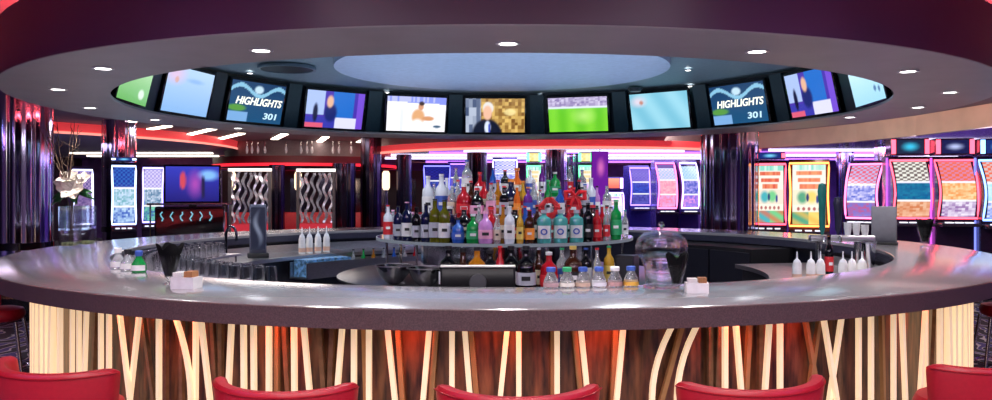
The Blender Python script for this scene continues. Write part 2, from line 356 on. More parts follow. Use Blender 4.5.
# base
bb = thing('slatted_bar_drum', 'round wooden bar base covered in glowing cream slats', 'bar base', (0, 7.6, 0))
def wood_mat():
    m = bpy.data.materials.new('reeded_walnut'); m.use_nodes = True; nt = m.node_tree; b = nt.nodes['Principled BSDF']
    tc = nt.nodes.new('ShaderNodeTexCoord'); sep = nt.nodes.new('ShaderNodeSeparateXYZ'); at = nt.nodes.new('ShaderNodeMath'); at.operation = 'ARCTAN2'
    nt.links.new(tc.outputs['Object'], sep.inputs[0]); nt.links.new(sep.outputs[0], at.inputs[0]); nt.links.new(sep.outputs[1], at.inputs[1])
    cb = nt.nodes.new('ShaderNodeCombineXYZ'); ml = nt.nodes.new('ShaderNodeMath'); ml.operation = 'MULTIPLY'; ml.inputs[1].default_value = 60
    mz = nt.nodes.new('ShaderNodeMath'); mz.operation = 'MULTIPLY'; mz.inputs[1].default_value = 2.5
    nt.links.new(at.outputs[0], ml.inputs[0]); nt.links.new(ml.outputs[0], cb.inputs[0]); nt.links.new(sep.outputs[2], mz.inputs[0]); nt.links.new(mz.outputs[0], cb.inputs[1])
    n = nt.nodes.new('ShaderNodeTexNoise'); n.inputs['Scale'].default_value = 1.6; n.inputs['Detail'].default_value = 6
    nt.links.new(cb.outputs[0], n.inputs['Vector']); r = nt.nodes.new('ShaderNodeValToRGB')
    r.color_ramp.elements[0].position = .35; r.color_ramp.elements[0].color = (.03, .014, .008, 1); r.color_ramp.elements[1].position = .68; r.color_ramp.elements[1].color = (.24, .1, .045, 1)
    nt.links.new(n.outputs['Fac'], r.inputs[0]); nt.links.new(r.outputs[0], b.inputs['Base Color']); b.inputs['Roughness'].default_value = .3
    return m
MB().sector([(3.4, .0), (3.70, .0), (3.70, ZB-.0985), (3.4, ZB-.0985)], 0, 2*pi, 160).build('wood_panel', wood_mat(), bb)
MB().sector([(3.701, .0), (3.74, .0), (3.74, .09), (3.701, .09)], 0, 2*pi, 128).build('kick_strip', steel, bb)
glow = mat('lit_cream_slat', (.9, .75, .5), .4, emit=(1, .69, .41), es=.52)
dimw = mat('brown_slat', (.2, .1, .05), .4, noise=.2)
dimw2 = mat('honey_slat', (.42, .22, .09), .4)
RS = 3.80
def th(px, r=RS):
    x, y = on_circle(px, r); return atan2(x, 7.6-y)   # angle from the near point, + to the right
ZT = ZB-.099
def slat(ta, tb, mode='lin', w=.0235, m=None, r=RS, name='slat'):
    m = m or glow; zr = EYE-200*(7.6-r*cos((ta+tb)/2))/F; N = 14 if mode != 'lin' or abs(ta-tb) > 1e-4 else 1; vs = []; fs = []
    for i in range(N+1):
        z = ZT-(ZT-.1)*i/N; u = (ZT-z)/(ZT-zr)
        if mode == 'lin': f = u
        elif mode == 'late': f = u*u*.6 if u < 1 else .6+(u-1)*1.1
        else: f = 1-(1-min(1, u*.9))**2
        if mode == 'lin': tb2 = tb
        t = ta+(tb-ta)*f
        dt = 1e-3; slope = 0
        for rr, s_ in ((r-.011, -1), (r-.011, 1), (r+.011, 1), (r+.011, -1)):
            a = t+s_*w/2/r; vs.append((rr*sin(a), -rr*cos(a), z))
    for i in range(N):
        for k in range(4): l = (k+1) % 4; fs.append((i*4+k, i*4+l, (i+1)*4+l, (i+1)*4+k))
    fs.append((0, 1, 2, 3)); fs.append(tuple(N*4+k for k in (3, 2, 1, 0)))
    return MB().add(vs, fs).build(name, m, bb, True)
S_ = [(72.5, 72, 0), (79, 79, 0), (87, 84, 0), (101, 101, 0), (109, 109, 0), (118.5, 129, 0), (136.5, 127, 1), (159, 159, 0), (172, 191, 2), (192.5, 192, 1), (200, 209, 0), (232, 228.5, 0), (243.5, 244, 0), (253.5, 254, 0), (269, 269, 0), (294, 294.5, 0), (303, 309.5, 0),
      (343, 337.5, 0), (354, 354, 0), (369, 369, 0), (386.5, 394, 0), (430, 424, 0), (452, 452, 0), (464, 469.5, 0), (508, 501, 0), (518.6, 518.8, 0), (557, 557, 0), (580, 587, 0), (624, 617.5, 0), (677, 652, 2), (702, 677, 2), (725, 725, 0), (735, 741, 0), (770, 765, 0), (780, 780, 0), (822, 835, 0), (847, 834.5, 1), (858.5, 858.5, 0), (871, 871, 0), (893.5, 893.5, 0), (901, 905, 0), (906, 909, 1), (926, 920, 0), (930, 930, 1)]
for a, c, k in S_:
    slat(th(a), th(c), 'curve' if k == 2 else 'lin', m=glow, r=RS if k != 1 else RS-.024)
D_ = [(97, 93, 0), (141, 153, 0), (166, 166, 0), (182, 182, 0), (212, 216, 0), (221, 221, 0), (277, 277, 1), (284, 288, 0), (319, 324, 0), (333, 330, 0), (364, 366, 1), (397, 402, 1), (437, 432, 1), (470, 476, 1), (553, 553, 1), (573, 580, 1), (616, 613, 1), (685, 664, 1), (710, 710, 0), (719, 717, 0), (750, 746, 1), (760, 760, 0), (803, 817, 1), (821, 809, 1), (838, 838, 0), (881, 883, 1), (936, 931, 0)]
for a, c, k in D_:
    slat(th(a, 3.73), th(c, 3.73), 'lin', .024, dimw2 if k else dimw, 3.73, 'back_slat')
for sgn in (-1, 1):
    a0 = abs(th(60 if sgn < 0 else 940)); t = a0; i = 0
    while t < R(78) and i < 13:
        slat(sgn*t, sgn*(t+(.012 if i % 3 == 1 else -.004 if i % 3 == 2 else 0)), 'lin', .05, r=RS+(.024 if i % 2 else 0)); t += R(1.05 if t < R(61) else 6); i += 1
# red lamps tucked behind the slats
for px in (125, 280, 410, 508, 603, 733, 795, 920, 180):
    t = th(px); r = 3.93
    l = bpy.data.lights.new('red_bar_lamp', 'SPOT'); l.energy = 3.6; l.color = (1, .1, .03); l.spot_size = R(90); l.spot_blend = .8; l.shadow_soft_size = .02
    lo = bpy.data.objects.new('red_bar_lamp', l); COL.objects.link(lo); lo.location = (r*sin(t), 7.6-r*cos(t), .975)
    d = Vector((3.70*sin(t), 7.6-3.70*cos(t), .80))-lo.location; lo.rotation_euler = d.to_track_quat('-Z', 'Y').to_euler()
# inner wall of the bar and the work counters
MB().sector([(3.36, .0), (3.395, .0), (3.395, ZB-.1005), (3.36, ZB-.1005)], 0, 2*pi, 128).build('inner_panel', mat('black_cabinetry', (.012, .012, .022), .35), bb)
def workcounter(a0, a1, lab, r0=2.72):
    t = thing('work_counter', lab, 'counter', (0, 7.6, 0), 0, 'steel work counters inside the bar')
    MB().sector([(r0, .82), (3.30, .82), (3.30, .86), (r0, .86)], a0, a1, 40).build('worktop', steel, t)
    MB().sector([(3.285, .861), (3.30, .861), (3.30, .95), (3.285, .95)], a0, a1, 40).build('splashback', steel, t)
    MB().sector([(r0+.08, .0), (3.25, .0), (3.25, .819), (r0+.08, .819)], a0, a1, 40).build('cabinet', mat('dark_steel_cabinet', (.05, .05, .06), .35, .5), t)
workcounter(R(-150), R(-14), 'long stainless work counter inside the bar holding the tap and glasses')
cb_ = thing('storage_cabinet', 'black cabinet with two doors standing against the inside of the bar', 'cabinet', (0, 7.6, 0))
MB().sector([(2.8, 0), (3.34, 0), (3.34, .97), (2.8, .97)], R(43), R(70), 16).build('body', blackp, cb_)
for a_ in (44, 57.2): MB().sector([(2.78, .06), (2.799, .06), (2.799, .93), (2.78, .93)], R(a_), R(a_+12.6), 10).build('door', mat('black_door', (.014, .014, .022), .3), cb_)
workcounter(R(78), R(128), 'short stainless work counter inside the bar under the beer tower', 2.38)

# ============================================================ TELEVISIONS
SCR_W, SCR_H = .79, .455
def pic_golf(u, v):
    c = mixc((.25, .55, .2), (.6, .78, .55), v); return mixc(c, (.85, .9, .85), blob(u, v, .75, .2, .12, .12)*.8)
def pic_ice(u, v):
    c = mixc((.36, .56, .82), (.55, .7, .9), v); c = mixc(c, (.8, .6, .75), blob(u, v, .15, .85, .3, .3, .8)*.8)
    c = mixc(c, (.75, .45, .35), blob(u, v, .2, .72, .05, .08)*.7); return mixc(c, (.2, .4, .75), blob(u, v, .6, .75, .25, .07, .7)*.4)
def pic_high(u, v):
    c = mixc((.03, .16, .3), (.02, .1, .22), v)
    if abs(v-(.78+.12*sin(u*9))) < .05: c = (.35, .6, .75)
    c = mixc(c, (.6, .75, .85), blob(u, v, .5, .82, .1, .12)); c = mixc(c, (.2, .45, .1), blob(u, v, .14, .33, .2, .1)*.9)
    if v < .24 and u < .35: c = (.3, .5, .75)
    return c
def pic_studio(u, v):
    c = (.05, .25, .65) if .45 < u < .82 else (.5, .6, .85) if u < .3 and v > .35 else (.14, .08, .5)
    if v < .3: c = (.75, .75, .9) if u > .5 and u < .88 else (.1, .1, .5)
    c = mixc(c, (.03, .05, .25), blob(u, v, .42, .42, .13, .3)); c = mixc(c, (.8, .55, .42), blob(u, v, .4, .72, .07, .2)); c = mixc(c, (.02, .02, .1), blob(u, v, .16, .4, .05, .3))
    if u > .88: c = (.28, .15, .7)
    if v < .12 and u < .3: c = (.75, .2, .3)
    return c
def pic_ring(u, v):
    c = (.93, .92, .95); c = mixc(c, (.35, .4, .85), 1 if v > .85-.05*u else 0); c = mixc(c, (.6, .62, .9), (.9 if v > .85 and hsh(int(u*30), 1) > .6 else 0))
    c = mixc(c, (.72, .76, .92), blob(u, v, .25, .3, .04, .5)*.6)
    c = mixc(c, (.78, .5, .3), blob(u, v, .53, .42, .13, .27, .3)); c = mixc(c, (.72, .42, .25), blob(u, v, .7, .38, .12, .08, .3)); c = mixc(c, (.93, .9, .9), blob(u, v, .52, .1, .15, .3, .3))
    c = mixc(c, (.7, .42, .28), blob(u, v, .57, .72, .055, .12, .3)); c = mixc(c, (.1, .06, .05), blob(u, v, .58, .81, .055, .07, .3))
    return mixc(c, (.1, .2, .3), blob(u, v, .86, .15, .08, .05))
def pic_man(u, v):
    c = mixc((.3, .16, .04), (.8, .6, .25), hsh(int(u*18), int(v*10))); c = mixc(c, (.95, .85, .5), blob(u, v, .75, .6, .12, .12)*.7)
    if u < .26: c = mixc((.1, .14, .25), (.6, .65, .75), hsh(int(u*16), int(v*4), 2))
    c = mixc(c, (.02, .03, .07), blob(u, v, .36, -.05, .27, .48, .15)); c = mixc(c, (.75, .8, .95), blob(u, v, .37, .15, .06, .22, .3)); c = mixc(c, (.1, .15, .6), blob(u, v, .4, .12, .02, .18, .3))
    c = mixc(c, (.8, .78, .76), blob(u, v, .38, .72, .1, .2, .2)); return mixc(c, (.85, .58, .45), blob(u, v, .37, .58, .085, .24, .25))
def pic_pitch(u, v):
    c = mixc((.2, .6, .05), (.35, .75, .1), .5+.5*sin(u*20)*.6)
    if v > .72: c = mixc((.35, .28, .5), (.7, .65, .8), hsh(int(u*26), int(v*22)))
    if .68 < v < .73: c = (.75, .8, .85)
    return mixc(c, (.7, .9, .4), blob(u, v, .6, .45, .25, .3, .9)*.6)
def pic_water(u, v):
    c = mixc((.3, .6, .72), (.42, .7, .8), .5+.5*sin(u*13+v*5)); c = mixc(c, (.75, .7, .78), blob(u, v, .15, .78, .18, .2, .8)); c = mixc(c, (.6, .35, .3), blob(u, v, .2, .75, .04, .07)); return c
def pic_white(u, v):
    c = mixc((.45, .72, .85), (.7, .87, .93), v); return mixc(c, (.1, .2, .4), (blob(u, v, .75, .25, .05, .07)+blob(u, v, .87, .22, .04, .07))*.8)
tvs = [(-97.5, pic_golf, 'a green golf course'), (-78.5, pic_ice, 'a pale blue ice rink'), (-59.3, pic_high, 'HI'), (-39.7, pic_studio, 'a studio presenter on blue'), (-20.2, pic_ring, 'a bare-chested fighter on white'), (-1.6, pic_man, 'a grey haired man in a suit'),
       (17.9, pic_pitch, 'a bright green football pitch'), (37.4, pic_water, 'pale turquoise water'), (57, pic_high, 'HI'), (77, pic_studio, 'a studio presenter on blue'), (96.5, pic_white, 'a pale blue chart')]
tvlabs = ['showing a green golf course, at one end of the ring', 'showing a pale blue and pink rink', 'showing white highlights lettering, beside the pale blue rink picture', 'showing a blue studio presenter, next to the bare-chested fighter', 'showing a bare-chested fighter on white', 'showing a grey haired man in a suit', 'showing a bright green football pitch', 'showing pale turquoise water beside the green pitch', 'showing white highlights lettering, above the big mirrored column', 'showing a blue studio presenter, tilted steeply over the slot machines', 'showing a pale chart, at the end past the steep studio picture']
cam0 = Vector((0, 0))
hl = emit('highlight_letters', (1, 1, .85), 1.1); hl2 = emit('score_letters', (.6, .85, 1), .9)
for (a, fn, _), lb in zip(tvs, tvlabs):
    a = R(a); r = 3.3
    r = 3.255
    t = thing('television', 'wall-mounted television %s' % lb, 'television', (r*sin(a), 7.6+r*cos(a), 2.598), -a, 'televisions around the canopy recess')
    t.rotation_euler = (R(13.5), 0, -a)
    MB().box(-.42, .42, 0, .045, -.255, .255, .006).build('housing', blackg, t)
    MB().box(-.12, .12, .0455, .085, -.1, .1).build('wall_bracket', blackp, t)
    s = picture('screen', SCR_W, SCR_H, 64, 36, fn, t, 1.05, loc=(0, -.002, 0))
    if fn is pic_high:
        lettering('headline', 'HIGHLIGHTS', .118, hl, s, (.02, -.003, .005), .25)
        lettering('score_digits', '301', .1, hl2, s, (.22, -.003, -.15), .1, xs=1.5)

# dark wedge panels between the televisions
wp = thing('wall_panelling', 'dark teal slanted panels between the televisions in the recess', 'wall panels', (0, 7.6, 0)); 
wp['kind'] = 'structure'; wp.name = 'wall_recess_panels'
for a, b_ in zip([x[0] for x in tvs][:-1], [x[0] for x in tvs][1:]):
    m_ = R((a+b_)/2); MB().sector([(3.37, ZS+.03), (3.42, ZS+.03), (3.29, ZC-.01), (3.24, ZC-.01)], m_-R(1.6), m_+R(1.6), 4).build('panel', mat('teal_panel', (.02, .06, .08), .3), wp)

# ============================================================ COLUMNS
def column_mat(name, col, rough=.08):
    m = bpy.data.materials.new(name); m.use_nodes = True; nt = m.node_tree; b = nt.nodes['Principled BSDF']
    b.inputs['Metallic'].default_value = 1; b.inputs['Roughness'].default_value = rough
    tc = nt.nodes.new('ShaderNodeTexCoord'); n = nt.nodes.new('ShaderNodeTexNoise'); n.inputs['Scale'].default_value = 9
    mp = nt.nodes.new('ShaderNodeMapping'); mp.inputs['Scale'].default_value = (1, 1, .03); r = nt.nodes.new('ShaderNodeValToRGB')
    r.color_ramp.elements[0].position = .3; r.color_ramp.elements[0].color = (*[c*.25 for c in col], 1); r.color_ramp.elements[1].position = .62; r.color_ramp.elements[1].color = (*col, 1)
    nt.links.new(tc.outputs['Object'], mp.inputs[0]); nt.links.new(mp.outputs[0], n.inputs['Vector']); nt.links.new(n.outputs['Fac'], r.inputs[0]); nt.links.new(r.outputs[0], b.inputs['Base Color'])
    return m
colmir = column_mat('tinted_mirror', (.62, .58, .88)); coldark = column_mat('smoked_mirror', (.13, .11, .17), .15)
colors = {}
def column(px, d, r, lab, m=colmir, ztop=2.84, brass=True, facets=16):
    x = dirx(px)*d
    t = thing('mirrored_column', lab, 'column', (x, d, 0))
    b = MB(); NF = 16; n_ = NF*8; pr_ = [r*(1-.035*(.5-.5*cos(NF*2*pi*i/n_))) for i in range(n_)]
    b.add([(pr_[i]*cos(2*pi*i/n_), pr_[i]*sin(2*pi*i/n_), z_) for z_ in (.28, ztop) for i in range(n_)], [(i, (i+1) % n_, n_+(i+1) % n_, n_+i) for i in range(n_)]+[tuple(range(n_-1, -1, -1)), tuple(range(n_, 2*n_))]); b.build('mirror_cladding', m, t)
    b = MB(); b.sector([(r+.004, .28), (r+.03, .28), (r+.03, .4), (r+.004, .4)], 0, 2*pi, 32)
    b.build('base_band', mat('brass', (.8, .5, .2), .2, 1), t)
    MB().lathe([(r+.03, 0), (r+.03, .279)], 32).build('plinth', blackg, t)
    if brass:
        MB().sector([(r+.002, .86), (r+.02, .86), (r+.02, .95), (r+.002, .95)], 0, 2*pi, 32).build('dark_collar', blackg, t)
        for k in range(8):
            a = 2*pi*k/8+.2
            MB().tube([((r+.012)*cos(a), (r+.012)*sin(a), .96), ((r+.012)*cos(a), (r+.012)*sin(a), ztop)], .009, 6).build('chrome_strip', chrome, t)
    return t
column(19, 10.2, .38, 'thick mirrored column with chrome strips beyond the bar, at the left edge')
column(119, 14.5, .27, 'mirrored column behind the flower vase, beside the blue lit machine')
column(729, 12.6, .44, 'thick mirrored column rising beyond the bar, under the highlights television')
for i, (px, d, r) in enumerate([(277, 19, .18), (344, 18, .26), (371, 18.5, .24), (404, 17, .16), (477, 16, .2), (556, 15, .2), (572, 16.5, .16), (845, 19, .2), (886, 16.2, .22)]):
    column(px, d, r, 'slim smoked mirror column in the gaming hall, %s counting from the left' % ORD[i], coldark if i < 5 else colmir, 2.19 if i in (1,) else (2.34 if px in (477, 556, 572, 404) else 2.49 if px > 800 else 2.84 if px > 360 else 2.19), False, 12)

# ============================================================ SLOT MACHINES
def pic_slot(seed, pal):
    def fn(u, v):
        if v > .91: return mixc((.35, .75, .65), (.9, .95, .9), hsh(int(u*14), 1, seed))
        c = (.92, .88, .82)
        if v > .58:
            k_ = (v-.58)/.33*3; f_ = k_ % 1
            if .18 < f_ < .82 and .12+.05*(2-int(k_)) < u < .88-.05*(2-int(k_)): c = mixc(pal[1], (.95, .6, .35), hsh(int(u*16), int(k_), seed)*.6)
            return c
        if v > .32:
            c = mixc(pal[2], pal[3], blob(u, v, .3, .45, .2, .13, .5)); c = mixc(c, pal[4], blob(u, v, .58, .46, .22, .13, .5)); c = mixc(c, (.05, .1, .3), blob(u, v, .46, .45, .05, .08)); return mixc(c, (.1, .15, .4), blob(u, v, .75, .42, .05, .08))
        if v > .2:
            c = (.93, .9, .8)
            for q in range(5): c = mixc(c, (.55, .2, .2), blob(u, v, .18+.16*q, .26, .055, .035))
            return c
        return mixc(pal[3] if u < .5 else pal[4], pal[0], .35+.4*sin(u*9+v*30))
    return fn
def pic_panelled(top, mid, low):
    def fn(u, v):
        if v > .64: return top[0] if (int(u*9)+int(v*26)) % 2 else top[1]
        if v > .6: return (.9, .9, .95)
        if v > .3: return mixc(mid[0], mid[1], hsh(int(u*13), int(v*34))*.8)
        if v > .27: return (.9, .9, .9)
        return mixc(low[0], low[1], hsh(int(u*10), int(v*30)))
    return fn
def slot(px, d, w, ytop, ybot, frame, lab, fn, rz=None, topper=None, tfn=None, body=(.03, .015, .05), curve=.12, side=None, tl='slot machine', s=1.0):
    x = dirx(px)*d; W = w*d/F; zt = EYE+(CY-ytop)*d/F; zb = EYE+(CY-ybot)*d/F
    if rz is None: rz = -atan2(x, d)
    t = thing('slot_machine', lab, tl, (x, d, 0), rz, 'slot machines around the hall')
    H = zt-zb; bm_ = mat('cabinet_%d_%d_%d' % tuple(int(c*100) for c in body), body, .25, coat=.3)
    dep = lambda v: -curve*sin(pi*v)*.6+curve*(v-.5)*.7
    # cabinet with s-shaped front
    pts = [(.55, 0), (.55, zt+.06), (.1+dep(1), zt+.06)]
    for k in range(12): v = 1-k/11; pts.append((.025+dep(v), zb+v*H))
    pts += [(-.03, zb-.06), (-.03, .7), (.05, .65), (.05, 0)]
    MB().xprism(pts, -W/2-.012, W/2+.012).build('cabinet', bm_, t, False)
    # curved wing frame
    fm = emit('neon_%d_%d_%d' % tuple(int(c*100) for c in frame), frame, 3.2)
    path = []
    def sx(v): return W/2*(1-.03*cos(2*pi*(v-.5)))
    for k in range(13): v = k/12; path.append((-sx(v)+.008, .012+dep(v), zb+v*H))
    for k in range(13): v = 1-k/12; path.append((sx(v)-.008, .012+dep(v), zb+v*H))
    MB().tube(path, .015, 6, True).build('neon_frame', fm, t)
    path2 = [(x_*1.07, y_-.0, z_) for x_, y_, z_ in path]
    scr = picture('screen', W*.84, H*.95, 40, 60, fn, t, s, depth=lambda v: dep(v), loc=(0, .008, (zt+zb)/2))
    MB().box(-W/2, W/2, -.28, -.035, zb-.12, zb-.07, .01).build('button_deck', mat('deck_gloss', (.06, .05, .09), .15), t)
    for k in range(3):
        MB().box(-W*.35+k*W*.25, -W*.35+k*W*.25+W*.17, -.24, -.12, zb-.069, zb-.055).build('button', emit('white_button', (.8, .85, 1), 1.2), t)
    if side:
        sm_ = emit('side_glow_%d_%d_%d' % tuple(int(c*100) for c in side), side, 1.2)
        for sg in (-1, 1):
            MB().box(sg*(W/2+.03)-.012, sg*(W/2+.03)+.012, .14, .17, .5, zt+.04).build('side_light', sm_, t)
    if topper:
        y0, y1 = topper; z1 = EYE+(CY-y0)*d/F; z0 = max(EYE+(CY-y1)*d/F, zt+.075)
        tp = MB().box(-W/2, W/2, .04, .4, z0, z1, .02).build('topper', bm_, t)
        picture('topper_screen', W*.68, (z1-z0)*.8, 16, 8, tfn or (lambda u, v: mixc((.03, .08, .3), (.3, .7, .9), blob(u, v, .5, .5, .38, .4, .8))), t, s, loc=(0, .035, (z0+z1)/2))
        for sg in (-1, 1):
            MB().box(sg*W*.43-.03, sg*W*.43+.03, .025, .039, z0+.02, z1-.02).build('topper_light', fm, t)
    return t
OR = (.75, .2, .12); RED = (1, .08, .14); PNK = (1, .15, .45); BLU = (.2, .4, 1); YEL = (1, .3, .07)
palA = [(.8, .25, .15), (.75, .2, .15), (.9, .8, .7), (.15, .55, .6), (.3, .7, .4)]
palB = [(.85, .6, .2), (.8, .3, .2), (.9, .85, .7), (.2, .5, .35), (.95, .75, .3)]
slot(770, 12.6, 30, 164, 224, RED, 'slot machine framed in red neon, half hidden beside the thick mirrored column', pic_slot(1, palA), topper=(152, 161))
slot(809, 12.2, 37, 163, 226, YEL, 'slot machine framed in orange and yellow neon behind the beer taps', pic_slot(2, palB), body=(.15, .05, .02))
slot(864, 13.4, 32, 164, 218, PNK, 'turned slot machine with pink neon frame behind the white cups', pic_panelled(((.6, .55, .8), (.8, .2, .3)), ((.2, .25, .7), (.9, .85, 1)), ((.6, .2, .4), (.3, .3, .7))), rz=-.75, curve=.26, side=(.3, .15, 1))
slot(911, 12.4, 36, 160, 218, RED, 'slot machine with white reels over a blue panel inside red neon', pic_panelled(((.85, .85, .8), (.25, .2, .2)), ((0, .2, .4), (.02, .35, .5)), ((.7, .3, .15), (.85, .6, .45))), rz=-.22, curve=.26, side=(.5, .1, 1), topper=(138, 157), tfn=lambda u, v: mixc((.01, .05, .12), (.1, .65, .85), blob(u, v, .5, .5, .4, .4, .8)))
slot(956, 12.0, 36, 160, 218, RED, 'slot machine with orange and red reels inside red neon', pic_panelled(((.85, .25, .15), (.75, .35, .5)), ((.95, .75, .5), (.9, .35, .1)), ((.4, .25, .5), (.85, .8, .9))), rz=-.22, curve=.26, side=(.7, .1, .8), topper=(138, 157), tfn=lambda u, v: mixc((.02, .03, .15), (.6, .65, .9), blob(u, v, .5, .5, .4, .3, .8)))
slot(1001, 11.7, 36, 160, 220, BLU, 'slot machine framed in blue neon at the right edge', pic_panelled(((.85, .25, .15), (.75, .6, .6)), ((.5, .8, .95), (.8, .9, 1)), ((.3, .4, .8), (.8, .85, 1))), rz=-.22, curve=.26, side=(.2, .25, 1), topper=(138, 157))
slot(666, 16, 19, 163, 208, PNK, 'distant slot machine with pink pages and tall curved frame', pic_panelled(((.5, .65, .9), (.8, .7, .95)), ((.9, .4, .55), (1, .65, .7)), ((.9, .35, .5), (.8, .5, .8))), rz=.0, curve=.35, body=(.05, .03, .2))
slot(689, 15.8, 17, 163, 208, (.6, .5, 1), 'distant slot machine with pale blue screens touching the mirrored column', pic_panelled(((.4, .6, .95), (.7, .85, 1)), ((.1, .15, .6), (.7, .6, .95)), ((.85, .45, .8), (.3, .25, .8))), rz=.0, curve=.3, body=(.04, .03, .25))
slot(612, 17, 24, 193, 222, (.6, .4, 1), 'distant slot machine under a salmon trapezoid topper', pic_slot(8, [(.4, .3, .8), (.5, .4, .9), (.8, .8, 1), (.2, .2, .6), (.5, .5, .9)]), rz=.1, topper=(177, 190), tfn=lambda u, v: mixc((.9, .25, .2), (1, .55, .4), v), body=(.05, .03, .2))
slot(640, 17.4, 20, 168, 205, (.25, .15, .9), 'distant dark blue slot machine between salmon and pink ones', pic_panelled(((.1, .1, .5), (.2, .15, .6)), ((.05, .08, .45), (.1, .2, .7)), ((.1, .1, .4), (.2, .2, .6))), rz=.1, body=(.03, .03, .2))
slot(124, 13, 22, 166, 224, (.45, .6, 1), 'slot machine with blue and white neon frame beside the vase', pic_panelled(((.05, .1, .45), (.1, .25, .6)), ((.7, .8, .95), (.15, .45, .5)), ((.1, .2, .6), (.6, .75, .9))), rz=.45, topper=(157, 163))
slot(153, 14, 19, 168, 222, (.35, .3, 1), 'slot machine with stacked white and violet screens, next to the wide display', pic_panelled(((.5, .45, .8), (.75, .7, .9)), ((.15, .3, .45), (.8, .85, .95)), ((.1, .2, .5), (.3, .7, .5))), rz=.35)
slot(83, 13.6, 18, 170, 224, (.6, .6, 1), 'slot machine with pale leaning neon frame behind the magnolia branches', pic_panelled(((.2, .15, .4), (.5, .4, .6)), ((.4, .3, .5), (.15, .1, .3)), ((.1, .1, .4), (.3, .2, .5))), rz=.6)
slot(505, 17.5, 24, 160, 196, (.5, .5, 1), 'distant slot machine with pale blue screen above the bottles', pic_panelled(((.8, .8, 1), (.3, .35, .8)), ((.15, .2, .7), (.8, .85, 1)), ((.5, .4, .8), (.2, .2, .6))), rz=0, body=(.06, .04, .3))
slot(437, 17.8, 26, 166, 205, (.12, .12, .8), 'distant dim blue slot machine behind the white vodka bottles', pic_panelled(((.02, .03, .25), (.05, .06, .4)), ((.03, .05, .35), (.1, .2, .7)), ((.02, .02, .2), (.1, .1, .4))), rz=.1, body=(.02, .02, .15))
slot(457, 19.5, 18, 164, 200, (.3, .15, .9), 'distant violet slot machine beyond the dim blue one', pic_panelled(((.2, .12, .5), (.05, .06, .4)), ((.1, .1, .5), (.4, .3, .8)), ((.02, .02, .2), (.3, .1, .5))), rz=0, body=(.04, .02, .2))
GRN = (.1, .75, .25)
for px, lb in ((534, 'beside the centre columns'), (586, 'nearer the purple banner')):
    slot(px, 16.2, 14, 166, 205, GRN, 'distant slot machine with green frame and yellow poster topper, %s' % lb, pic_slot(px, [(.8, .7, .4), (.85, .8, .5), (.9, .9, .8), (.6, .4, .8), (.8, .6, .9)]), rz=0, topper=(152, 163), tfn=lambda u, v: mixc((.9, .75, .3), (.9, .9, .6), hsh(int(u*4), int(v*4))), body=(.04, .1, .08))
# purple banner
p = at_d(600, 178, 14.6)
t = thing('hanging_banner', 'tall purple and magenta banner hanging above the liquor bottles', 'banner', (p.x, p.y, p.z), .2)
picture('cloth', .3, .95, 8, 24, lambda u, v: mixc((.3, .05, .5), (.85, .3, .7), blob(u, v, .55, .7, .3, .22, .8)), t, .75)
MB().box(-.16, .16, .004, .02, -.48, .48).build('backing', mat('banner_purple', (.2, .03, .35), .6), t)
MB().tube([(0, .012, .48), (0, .012, 2.35-p.z)], .006, 6).build('cord', chrome, t)
# wide display and console left of centre
p = at_d(192.5, 184, 13)
t = thing('display_screen', 'wide violet and blue display screen on a stand beyond the bar', 'display screen', (p.x, p.y, 0), .3)
def pic_wide(u, v):
    c = mixc((.04, .04, .3), (.1, .12, .6), v); c = mixc(c, (.35, .6, .95), blob(u, v, .8, .75, .25, .2, .6)); c = mixc(c, (.5, .15, .55), blob(u, v, .55, .5, .2, .5, .9)); c = mixc(c, (.7, .15, .2), blob(u, v, .32, .6, .07, .3)); return mixc(c, (.05, .05, .15), blob(u, v, .7, .4, .05, .4))
picture('screen', .80, .56, 32, 22, pic_wide, t, 1.0, loc=(0, -.004, p.z))
MB().box(-.43, .43, 0, .06, p.z-.31, p.z+.31, .01).build('housing', blackg, t)
MB().box(-.06, .06, .061, .12, 0.05, p.z).build('post', blackp, t); MB().box(-.35, .35, -.1, .3, 0, .049).build('base', blackp, t)
p = at_d(190, 215, 12.4)
t = thing('gaming_console', 'low black console with cyan scribbled lights below the wide display', 'console', (p.x, p.y, 0), .3)
MB().box(-.5, .5, 0, .4, 0, p.z+.13, .02).build('cabinet', blackg, t)
for k in range(6):
    MB().tube([(-.4+k*.14+.02*sin(j*1.7+k), -.012, p.z-.09+.035*j) for j in range(5)], .01, 6).build('light_squiggle', emit('cyan_light', (.2, .6, .75), .7), t)
MB().tube([(-.6, -.1, p.z+.17), (.6, -.1, p.z+.17)], .015, 8).build('rail', chrome, t)
for sx_ in (-.55, .55): MB().tube([(sx_, -.1, 0), (sx_, -.1, p.z+.155)], .012, 8).build('rail_post', chrome, t)

